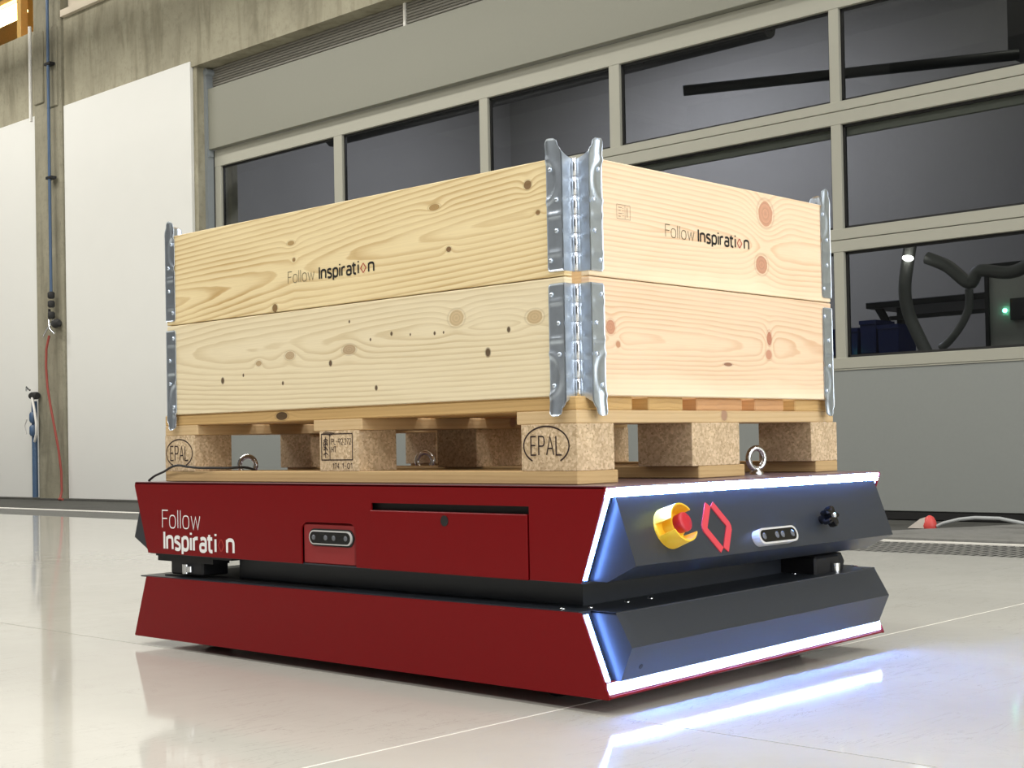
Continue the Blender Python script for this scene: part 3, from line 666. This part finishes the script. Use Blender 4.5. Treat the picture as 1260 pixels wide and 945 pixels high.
    B().prism(stad(.595, .2575, .0595, .0110), 'x', XA-.0018, XA-.001).build('camera_window', 'gloss_black', sc)
    for y in (.643, .607, .583, .548): B().lathe([(.0052, 0), (.0052, .0005), (.003, .0008)], (XA-.0018, y, .2575), (-1, 0, 0), 12).build('camera_lens', 'lens_bright', sc)
    # top plate and inner deck of the upper unit
    B().box((XA+.003, -.083, .3575), (XB-.003, 1.277, .3605)).build('top_plate', 'top', R)
    B().box((-.005, -.02, .206), (.805, 1.22, .3555)).build('upper_body', 'dark', R)
    B().box((XA+.004, -.026, .2035), (XB-.004, 1.223, .2062)).build('upper_floor', 'black', R)
    B().box((-.024, .93, .1985), (.02, 1.213, .2035)).box((-.022, 1.0, .188), (.02, 1.208, .1985)).build('mount_bracket', 'dark', R)
    # bumpers: folded sheet prisms between the side plates
    ub = [(-.082, .3425), (-.121, .235), (-.062, .2065), (-.01, .2065), (-.01, .3425)]
    lb = [(-.078, .1585), (-.1095, .1055), (-.086, .052), (-.01, .052), (-.01, .1585)]
    rear = lambda p: [(1.2-y, z) for y, z in p]
    fb = B().prism(ub, 'x', -.010, .810).build('upper_bumper', 'black', R)
    B().prism(rear(ub), 'x', -.010, .810).build('upper_bumper', 'black', R)
    lfb = B().prism(lb, 'x', -.010, .810).warp(tilt).build('lower_bumper', 'black', R)
    B().prism([(1.20, .1585), (1.262, .1055), (1.25, .052), (1.20, .052)], 'x', -.010, .810).warp(tilt).build('lower_bumper', 'black', R)
    B().lathe([(.0045, 0), (.0045, .0006)], tilt(.03, -.0945, .0705), (0, -.92, -.40), 12).build('bumper_hole', 'gasket', lfb)
    # neck, base deck, chassis
    B().box((.035, .028, .150), (.765, .985, .2035)).build('neck', 'black', R)
    bd = B().prism([(XA+.004, -.020), (-.010, -.026), (-.010, -.079), (.810, -.079), (.810, -.026), (XB-.004, -.020), (XB-.004, 1.262), (XA+.004, 1.262)], 'z', .1565, .1592).warp(tilt).build('base_deck', 'black', R)
    sc2 = B()
    for x, y in ((.11, -.005), (.17, -.008), (.63, -.005), (.69, -.008), (.02, .0), (-.015, .03)): sc2.lathe([(.005, 0), (.0048, .002), (.002, .0032)], tilt(x, y, .1592), (0, 0, 1), 10)
    sc2.build('deck_screw', 'steel', bd)
    B().box((-.01, .0, .045), (.81, 1.2, .1565)).build('chassis', 'dark', R)
    B().box((XA+.004, -.083, .0265), (XB-.004, 1.283, .030)).warp(tilt).build('base_plate', 'red', R)
    for x, y in ((.06, .1), (.74, .1), (.06, 1.1), (.74, 1.1)):
        w = B().lathe([(.045, -.02), (.05, -.016), (.05, .016), (.045, .02)], (x, y, .0505), (1, 0, 0), 24).build('wheel', 'rubber', R)
    for y0, y1, x0, x1, c in ((1.045, 1.165, -.018, .05, 0), (-.05, .06, .635, .725, 1), (.05, .16, .0, .03, 2)):
        if c == 2: continue
        m = B().bbox((x0, y0, .160), (x1, y1, .1995), .004).build('lift_mount', 'dark', R)
        if c == 0: B().lathe([(.008, 0), (.008, .02)], (-.022, 1.10, .164), (0, 0, 1), 10).lathe([(.008, 0), (.008, .012)], (-.022, 1.085, .168), (0, 0, 1), 10).build('mount_bolt', 'steel', m)
        else:
            B().lathe([(.009, 0), (.009, .018)], (.70, -.055, .166), (0, 0, 1), 10).build('mount_bolt', 'steel', m)
            B().lathe([(.03, 0), (.034, .02), (.028, .036)], (.735, -.015, .164), (0, 0, 1), 18).build('mount_pad', 'rubber', m)
    # LED tapes: base tape plus rows of small diodes
    def tape(name, p0, p1, side, nrm, wd, n, parent, wp=None, rows=1, sfx=''):
        p0, p1, side, nrm = Vector(p0), Vector(p1), Vector(side).normalized(), Vector(nrm).normalized()
        b = B(); q = [p0-side*wd/2, p0+side*wd/2, p1+side*wd/2, p1-side*wd/2]
        b.add([v+nrm*.0005 for v in q]+[v-nrm*.0012 for v in q], [(0,1,2,3), (7,6,5,4), (0,4,5,1), (1,5,6,2), (2,6,7,3), (3,7,4,0)])
        if wp: b.warp(wp)
        o = b.build(name, {'s': 'led_side_base', 'm': 'led_mid_base', '': 'led_base'}[sfx], parent)
        d = B(); ax = (p1-p0).normalized(); e = .0036 if sfx == 's' else .0028
        for rr in range(rows):
            off = side*(wd*.5*((rr+.5)/rows*2-1)) if rows > 1 else Vector((0, 0, 0))
            for i in range(n):
                c = p0.lerp(p1, (i+.5)/n)+nrm*.0006+off
                q = [c+ax*(e*sx)+side*(e*sy) for sx, sy in ((-1,-1),(1,-1),(1,1),(-1,1))]
                d.add(q+[v+nrm*.0018 for v in q], [(4,5,6,7), (0,1,5,4), (1,2,6,5), (2,3,7,6), (3,0,4,7)])
        if wp: d.warp(wp)
        d.build('light_diodes', 'led_side' if sfx == 's' else 'led', o, kind='stuff')
    tape('led_strip', (-.032, -.0785, .3495), (.832, -.0785, .3495), (0, -.12, 1), (0, -1, -.12), .0155, 88, R, None, 2)
    tape('led_strip', (-.032, -.0765, .041), (.832, -.0765, .041), (0, .1, 1), (0, -1, .1), .019, 66, R, tilt, 1, 'm')
    # slanted flanges along the side plate edges carry tapes too
    B().box((XA+.003, -.076, .342), (XB-.003, -.070, .3575)).build('light_channel', 'red', R)
    B().box((XA+.003, -.075, .030), (XB-.003, -.069, .052)).warp(tilt).build('light_channel', 'red', R)
    for xs, xe in ((XA+.003, -.0095), (.8095, XB-.003)):
        xm = (xs+xe)/2
        fl = B().prism([(-.079, .350), (-.025, .206), (-.020, .206), (-.074, .350)], 'x', xs, xe).build('edge_flange', 'black', R)
        tape('led_strip', (xm-.003, -.0785, .345), (xm-.003, -.0265, .2085), (1, 0, 0), (0, -.935, -.355), .012, 16, R, sfx='s')
        fl = B().prism([(-.025, .157), (-.078, .032), (-.073, .032), (-.020, .157)], 'x', xs, xe).warp(tilt).build('edge_flange', 'black', R)
        tape('led_strip', (xm-.003, -.0272, .1545), (xm-.003, -.0775, .036), (1, 0, 0), (0, -.92, .39), .012, 15, R, tilt, sfx='s')
    # things on the front face (plane leaning outwards)
    a, b = Vector((0, -.082, .3425)), Vector((0, -.121, .235)); dv = (b-a).normalized(); nm = Vector((0, -abs(dv.z), -abs(dv.y)*1)).normalized()
    nm = Vector((0, dv.z, -dv.y)).normalized()
    if nm.y > 0: nm = -nm
    upv = -dv
    def fp(x, z, off=0): k = (z-.3425)/(.235-.3425); p = a.lerp(b, k); return Vector((x, p.y, p.z))+nm*off
    # emergency stop
    es = empty('emergency_stop', (0, 0, 0)); es.parent = R; es.location = fp(.0976, .2865)-org(R); ORG[es.name] = fp(.0976, .2865)
    c0 = fp(.0976, .2865)
    def ring(bl, c, r0, r1, a0, a1, h0, h1, n=26):
        ex = Vector((1, 0, 0)); vs = []
        for i in range(n+1):
            an = math.radians(a0+(a1-a0)*i/n); dr = ex*math.cos(an)+upv*math.sin(an)
            vs += [c+dr*r0+nm*h0, c+dr*r1+nm*h0, c+dr*(r1-.002)+nm*h1, c+dr*(r0+.001)+nm*h1]
        f = []
        for i in range(n):
            for k in range(4): f.append((i*4+k, (i+1)*4+k, (i+1)*4+(k+1) % 4, i*4+(k+1) % 4))
        f += [(0, 1, 2, 3), (n*4+3, n*4+2, n*4+1, n*4)]
        bl.add(vs, f, False)
    sh = B(); sh.lathe([(.0345, 0), (.0345, .004), (.033, .005)], c0, nm, 32)
    ring(sh, c0, .029, .0345, 38, 165, .004, .036); ring(sh, c0, .029, .0345, 200, 325, .004, .036)
    sh.build('shroud', 'yellow', es)
    B().lathe([(.0185, 0), (.0185, .018), (.0165, .020)], c0+nm*.004, nm, 24).build('collar', 'yellow', es)
    B().lathe([(.0150, 0), (.0155, .002), (.0162, .016), (.0158, .0185), (.0145, .0196), (.006, .0200)], c0+nm*.020, nm, 28).build('button', 'button', es)
    # diamond emblem in two halves
    em = B(); ex = Vector((1, 0, 0))
    for sg in (-1, 1):
        pl = [(sg*.0058, .0405), (sg*.0335, .004), (sg*.0345, 0), (sg*.0335, -.004), (sg*.0058, -.0405)]
        bl = B(); strokes(bl, pl, .0135, lambda p, q: fp(.231, .2815)+ex*p+upv*q+nm*.002)
        k = len(bl.v)//2; em.add(bl.v, bl.f)
        em.add([Vector(v) for v in bl.v]+[Vector(v)-nm*.0022 for v in bl.v], [(i, i+1, i+1+2*k, i+2*k) for i in range(k-1)]+[(k+i, k+i+2*k, k+i+1+2*k, k+i+1) for i in range(k-1)]+[(0, 2*k, 3*k, k), (k-1, 2*k-1, 4*k-1, 3*k-1)])
    em.build('diamond_emblem', 'emblem', R)
    # front camera
    def stad3(c, hw, hh, h0, h1, bl):
        pts = [(hw-hh+hh*math.sin(math.radians(q)), hh*math.cos(math.radians(q))) for q in range(0, 181, 18)]+[(-hw+hh-hh*math.sin(math.radians(q)), -hh*math.cos(math.radians(q))) for q in range(0, 181, 18)]
        n = len(pts); vs = [c+ex*p+upv*q+nm*h0 for p, q in pts]+[c+ex*p+upv*q+nm*h1 for p, q in pts]
        bl.add(vs, [tuple(range(n, 2*n)), tuple(reversed(range(n)))]+[(i, n+i, n+(i+1) % n, (i+1) % n) for i in range(n)]); return bl
    c = fp(.387, .2555)
    fc = stad3(c, .062, .0145, 0, .015, B()).build('front_camera', 'silver', R)
    stad3(c, .0565, .0110, .015, .0155, B()).build('camera_window', 'gloss_black', fc)
    for dx in (-.046, -.006, .012, .044): B().lathe([(.006, 0), (.006, .0006), (.003, .001)], c+ex*dx+nm*.0155, nm, 14).build('camera_lens', 'lens_bright', fc)
    # star knob
    c = fp(.565, .276); kb = B(); pts = []
    for i in range(40):
        an = 2*PI*i/40; r = .0155+.0055*math.cos(5*an); pts.append((r*math.cos(an), r*math.sin(an)))
    n = 40; vs = []
    for (h, k) in ((.012, .9), (.016, 1), (.026, 1), (.030, .85)): vs += [c+ex*(p*k)+upv*(q*k)+nm*h for p, q in pts]
    kb.add(vs, [(j*n+i, j*n+(i+1) % n, (j+1)*n+(i+1) % n, (j+1)*n+i) for j in range(3) for i in range(n)]+[tuple(range(3*n, 4*n)), tuple(reversed(range(n)))])
    kb.lathe([(.008, 0), (.008, .014)], c, nm, 12)
    k = kb.build('star_knob', 'gloss_black', R)
    B().lathe([(.005, 0), (.005, .002), (.002, .004)], c+nm*.030, nm, 12).build('knob_screw', 'steel', k)
    # lifting eyes on the top plate
    def eye(x, y, ang):
        e = B(); ca, sa = math.cos(ang), math.sin(ang); r = .0195
        e.tube([(x+ca*r*math.cos(q*PI/14), y+sa*r*math.cos(q*PI/14), .3605+.031+r*1.05*math.sin(q*PI/14)) for q in range(28)], .0058, 10, True)
        o = e.build('lifting_eye', 'steel', R, origin=(x, y, .3605))
        B().lathe([(.014, 0), (.014, .004), (.009, .008), (.008, .012)], (x, y, .3605), (0, 0, 1), 18).build('eye_base', 'steel', o)
    eye(.590, .05, -.30); eye(.200, 1.178, .62-PI/2); eye(.60, 1.008, .62-PI/2)
    return R
build_robot()

def build_cable():
    P = [(-.008, 1.262, .3625), (-.010, 1.250, .367), (-.012, 1.228, .3745), (-.015, 1.190, .383), (-.018, 1.160, .392), (-.019, 1.130, .3965), (-.018, 1.10, .394), (-.014, 1.06, .391), (-.006, 1.02, .3905), (.02, 1.0, .3895), (.06, .985, .389), (.10, .98, .372), (.14, 1.02, .365)]
    n = []
    V = [Vector(p) for p in P]
    for i in range(len(V)-1):
        p0, p1, p2, p3 = (V[max(0, min(len(V)-1, j))] for j in (i-1, i, i+1, i+2))
        for k in range(5):
            u = k/5; n.append(.5*((2*p1)+(p2-p0)*u+(2*p0-5*p1+4*p2-p3)*u*u+(3*p1-p0-3*p2+p3)*u**3))
    tag(B().tube(n, .0026, 8).build('black_cable', 'cable'), 'thin black cable looped over the rear corner of the pallet', 'cable')
build_cable()

# ================================================================== PALLET
def build_pallet():
    Z0 = .3612; x0, x1 = -.005, .808
    P = empty('wooden_pallet', (.4, .6, Z0), 'wooden euro pallet with branded chip blocks on top of the robot', 'pallet')
    for i, (a, b) in enumerate(((x0, .100), (.330, .476), (.728, x1+.003))):
        B().bbox((a, 0, Z0), (b, 1.2, Z0+.022), .0015).build('bottom_board', 'end_grain', P, origin=((a+b)/2, .6, Z0+.011))
    yb = [(0, .124), (.544, .661), (1.086, 1.2)]; xb = [(x0, .091), (.311, .460), (.712, x1+.003)]
    near = {}
    for j, (c, d) in enumerate(yb):
        for i, (a, b) in enumerate(xb):
            near[i, j] = B().bbox((a, c, Z0+.022), (b, d, Z0+.100), .001).build('block', 'chip', P, origin=((a+b)/2, (c+d)/2, Z0+.06))
    for (c, d) in ((0, .135), (.535, .680), (1.076, 1.2)):
        B().bbox((x0+.001, c, Z0+.100), (.798, d, Z0+.122), .0015).build('stringer_board', 'stringer_wood', P, origin=(.4, (c+d)/2, Z0+.111))
    for i, (a, b) in enumerate(((x0+.001, .142), (.186, .286), (.327, .472), (.514, .614), (.655, .80))):
        B().bbox((a, 0, Z0+.122), (b, 1.2, Z0+.1445), .002).build('deck_board', 'pallet_edge_b' if i in (2, 3) else 'pallet_edge', P, origin=((a+b)/2, .6, Z0+.133))
    # branded marks
    X = x0-.0004
    def brand(name, fn, blk, lab):
        b = B(); fn(b); return b.build(name, 'brand_print', blk, label=lab)
    def epal(cy, cz, rx, rz, w, full):
        def fn(b):
            to = lambda p, q: (X, cy-p, cz+q)
            strokes(b, arc(0, 0, rx, -52 if not full else -60, 232 if not full else 250, 40, rz), .0028, to)
            text(b, 'EPAL', .09, .19, lambda p, q: (X, cy+w/2-p, cz-.0155+q), w, .031)
        return fn
    brand('brand_mark', epal(.0675, .4255, .0505, .0320, .068, False), near[0, 0], 'oval burnt brand reading EPAL')
    brand('brand_mark', epal(1.1445, .4225, .0500, .0300, .068, True), near[0, 2], 'round burnt brand reading EPAL')
    def stamp(b):
        to = lambda p, q: (X, .654-p, .405+q)
        strokes(b, [(0, 0), (.092, 0), (.092, .050), (0, .050), (0, 0)], .0022, to); strokes(b, [(.025, 0), (.025, .050)], .0018, to)
        text(b, 'PL-92', .13, .2, lambda p, q: to(p+.030, q+.030), .034, .0105); text(b, '272', .13, .2, lambda p, q: to(p+.069, q+.030), .019, .0105)
        text(b, 'HT', .15, .2, lambda p, q: to(p+.030, q+.015), .014, .0105)
        for k in range(4): strokes(b, [(.006, .010+k*.009), (.013, .014+k*.009), (.019, .010+k*.009)], .0022, to)
        strokes(b, [(.012, .004), (.012, .045)], .0018, to); strokes(b, arc(.012, .030, .006, 0, 300, 12), .0018, to)
        text(b, '174', .14, .22, lambda p, q: to(p+.034, q-.0165), .018, .0098); text(b, '.', .2, .2, lambda p, q: to(p+.056, q-.0165), None, .0098)
        text(b, '1-01', .14, .25, lambda p, q: to(p+.062, q-.0165), .028, .0098)
        for k in range(7): strokes(b, [(.004+k*.0035, .0512-k*.0008), (.016+k*.004, .056-k*.0006)], .0012, to)
    brand('stamp_mark', stamp, near[0, 1], 'boxed burnt stamp with PL-92 272 HT')
build_pallet()

# ================================================================== COLLARS
CX0, CX1, CY0_, CY1_ = -.010, .806, -.014, 1.208
def hinge_meshes(up):
    """corner hinge in corner-local axes: leaves on x=0 and y=0, notch 28 mm deep, ears at the +z end; lz from 0 to .214"""
    NT_, LE, H, EAR = .029, .064, .188, .2185
    b = B()
    def leaf(swap):
        nz, ns = 54, 9; vs = []
        for i in range(nz+1):
            z = EAR*i/nz
            sl = NT_
            if z > H:
                u = min(1, (z-H)/.016); sl = NT_+.0085*(1-math.sqrt(max(0, 1-u*u)))
            sr = LE
            if z > EAR-.010:
                u = (z-(EAR-.010))/.010; k = .008*(1-math.sqrt(max(0, 1-u*u))); sr -= k; sl += k*.9
            if z < .004: sr -= .004-z
            for j in range(ns+1):
                s = sl+(sr-sl)*j/ns; off = -.0016
                g = lambda c, w: math.exp(-((z-c)/w)**2)
                mid = 1 if .036 < s < .062 else .2
                off -= .0022*mid*(g(.092, .0035)+g(.030, .0035)*.8)
                d = math.hypot(s-.066, (z-.150)*.75); off -= .0022*math.exp(-((d-.026)/.0035)**2)
                if z > H-.02: off -= .0035*((z-H+.02)/.05)**2+.003*math.exp(-((s-.054)/.006)**2)*min(1, (z-H+.02)/.02)
                vs.append((off, s) if not swap else (s, off)); vs[-1] = (*vs[-1], z)
        w = ns+1
        f = [(i*w+j, i*w+j+1, (i+1)*w+j+1, (i+1)*w+j) for i in range(nz) for j in range(ns)]
        if not swap: f = [tuple(reversed(q)) for q in f]
        n = len(vs); back = [((x+.0014, y, z) if not swap else (x, y+.0014, z)) for x, y, z in vs]
        edge = [i*w for i in range(nz+1)]+[nz*w+j for j in range(1, w)]+[i*w+w-1 for i in range(nz-1, -1, -1)]+[j for j in range(w-2, 0, -1)]
        rim = [(edge[k], edge[(k+1) % len(edge)], n+edge[(k+1) % len(edge)], n+edge[k]) for k in range(len(edge))]
        if swap: rim = [tuple(reversed(q)) for q in rim]
        b.add(vs+back, f+[tuple(n+i for i in reversed(q)) for q in f]+rim, True)
    leaf(False); leaf(True)
    # notch strips with small pressed dimples, U-cut at the ear end
    def strip(swap):
        nz, ns = 44, 5; vs = []
        for i in range(nz+1):
            for j in range(ns+1):
                s = -.0016+(NT_+.0005)*j/ns; zt = H-.002+(.010*(1-j/ns)**2); z = zt*i/nz
                off = NT_-.0002
                for c in (.024, .055, .087, .118, .150, .178): off -= .0020*math.exp(-((z-c)/.0035)**2-((s-.012)/.006)**2)
                vs.append((s, off, z) if not swap else (off, s, z))
        w = ns+1; f = [(i*w+j, i*w+j+1, (i+1)*w+j+1, (i+1)*w+j) for i in range(nz) for j in range(ns)]
        if swap: f = [tuple(reversed(q)) for q in f]
        n = len(vs); back = [((x, y+.0014, z) if not swap else (x+.0014, y, z)) for x, y, z in vs]
        b.add(vs+back, f+[tuple(n+i for i in reversed(q)) for q in f], True)
    strip(False); strip(True)
    pin = B()
    for k in range(6): pin.lathe([(.0038, 0), (.0044, .0006), (.0044, .0296), (.0038, .0302)], (NT_-.003, NT_-.003, .001+k*.0312), (0, 0, 1), 14)
    riv = B()
    for sw in (0, 1):
        for s, z in ((.055, .168), (.042, .117), (.043, .066), (.057, .018)):
            riv.lathe([(.0042, 0), (.0042, .0008), (.003, .0022), (.0008, .0026)], (-.0018, s, z) if not sw else (s, -.0018, z), (-1, 0, 0) if not sw else (0, -1, 0), 10)
    hole = B()
    if not up:
        for q in (b, pin, riv): q.v = [(x, y, -z) for x, y, z in q.v]; q.f = [tuple(reversed(f)) for f in q.f]
    return b, pin, riv

def build_collar(zb, top, label, mats):
    C = empty('pallet_collar', (.4, .6, zb), label, 'pallet collar', 'hinged pallet collars')
    h = .195; t = .020; n = .0295
    A = [('board', (CX0+.0008, CY0_+n, zb), (CX0+t, CY1_-n, zb+h), mats[0]), ('board', (CX0+n, CY0_+.0008, zb), (CX1-n, CY0_+t, zb+h), mats[1]),
         ('board', (CX1-t, CY0_+n, zb), (CX1-.0008, CY1_-n, zb+h), 'wood_back'), ('board', (CX0+n, CY1_-t, zb), (CX1-n, CY1_-.0008, zb+h), 'wood_backx')]
    bs = []
    for nm, a, b, m in A:
        bs.append(B().bbox(a, b, .0015).build(nm, m, C, origin=[(p+q)/2 for p, q in zip(a, b)]))
    hb, pin, riv = hinge_meshes(top)
    zz = zb+.008 if top else zb+h-.010
    first = None
    for i, (x, y, r) in enumerate(((CX0, CY0_, 0), (CX1, CY0_, PI/2), (CX1, CY1_, PI), (CX0, CY1_, -PI/2))):
        if first is None:
            hh = hb.build('corner_hinge', 'galv', C, origin=(0, 0, 0)); hp = pin.build('hinge_pin', 'steel', hh, origin=(0, 0, 0)); hr = riv.build('rivets', 'galv', hh, origin=(0, 0, 0), kind='stuff')
            hp.location = (0, 0, 0); hr.location = (0, 0, 0); first = (hh, hp, hr)
        else:
            hh = bpy.data.objects.new('corner_hinge', first[0].data); COL.objects.link(hh); hh.parent = C
            for q in first[1:]:
                o = bpy.data.objects.new(q.name.split('.')[0], q.data); COL.objects.link(o); o.parent = hh
                if 'kind' in q: o['kind'] = q['kind']
        hh.location = Vector((x, y, zz))-org(C); hh.rotation_euler = (0, 0, r)
    return C, bs

def mark(board, side, x0, z0, cap, wF, wI, gap):
    """'Follow Inspiration' with the open diamond in place of the o"""
    if side == 'L': to = lambda p, q: (CX0+.0004, x0-p, z0+q)
    else: to = lambda p, q: (x0+p, CY0_+.0004, z0+q)
    t = B(); text(t, 'Follow', .065, .17, to, wF, cap); t.build('lettering', 'grey_print', board, label='thin dark lettering Follow')
    t = B(); text(t, 'Inspirati', .205, .18, to, wI*.715, cap, wF+gap); t.build('lettering', 'black_print', board, label='bold black lettering Inspiration')
    t = B(); text(t, 'n', .205, .2, to, wI*.088, cap, wF+gap+wI*.895); t.build('lettering', 'black_print', board, label='bold black letter n ending the lettering')
    t = B(); diamond(t, wF+gap+wI*.80, cap*.38, wI*.046, cap*.40, cap*.09, to, .05); t.build('lettering', 'red_print', board, label='small red open diamond')
cl, bl_ = build_collar(.5065, False, 'lower of two stacked pine collars, plain boards, standing on the pallet', ('wood_ll', 'wood_lr'))
cu, bu = build_collar(.7035, True, 'upper of two stacked pine collars, printed Follow Inspiration on its boards', ('wood_ul', 'wood_ur'))
mark(bu[0], 'L', .745, .757, .0225, .082, .163, .016)
mark(bu[1], 'R', .227, .786, .0215, .084, .163, .013)
def stamp2():
    to = lambda p, q: (.093+p, CY0_+.0004, .804+q); t = B()
    strokes(t, [(0, 0), (.036, 0), (.036, .024), (0, .024), (0, 0)], .0008, to); strokes(t, [(.022, 0), (.022, .024)], .0008, to)
    for k in range(4): strokes(t, [(.004, .004+k*.005), (.010+.004*(k % 2), .004+k*.005)], .0012, to); strokes(t, [(.016, .006+k*.004), (.018, .006+k*.004)], .0012, to)
    strokes(t, [(.028, .004), (.028, .020)], .0016, to)
    t.build('stamp_mark', 'faint_print', bu[1], label='small faint boxed stamp')
stamp2()
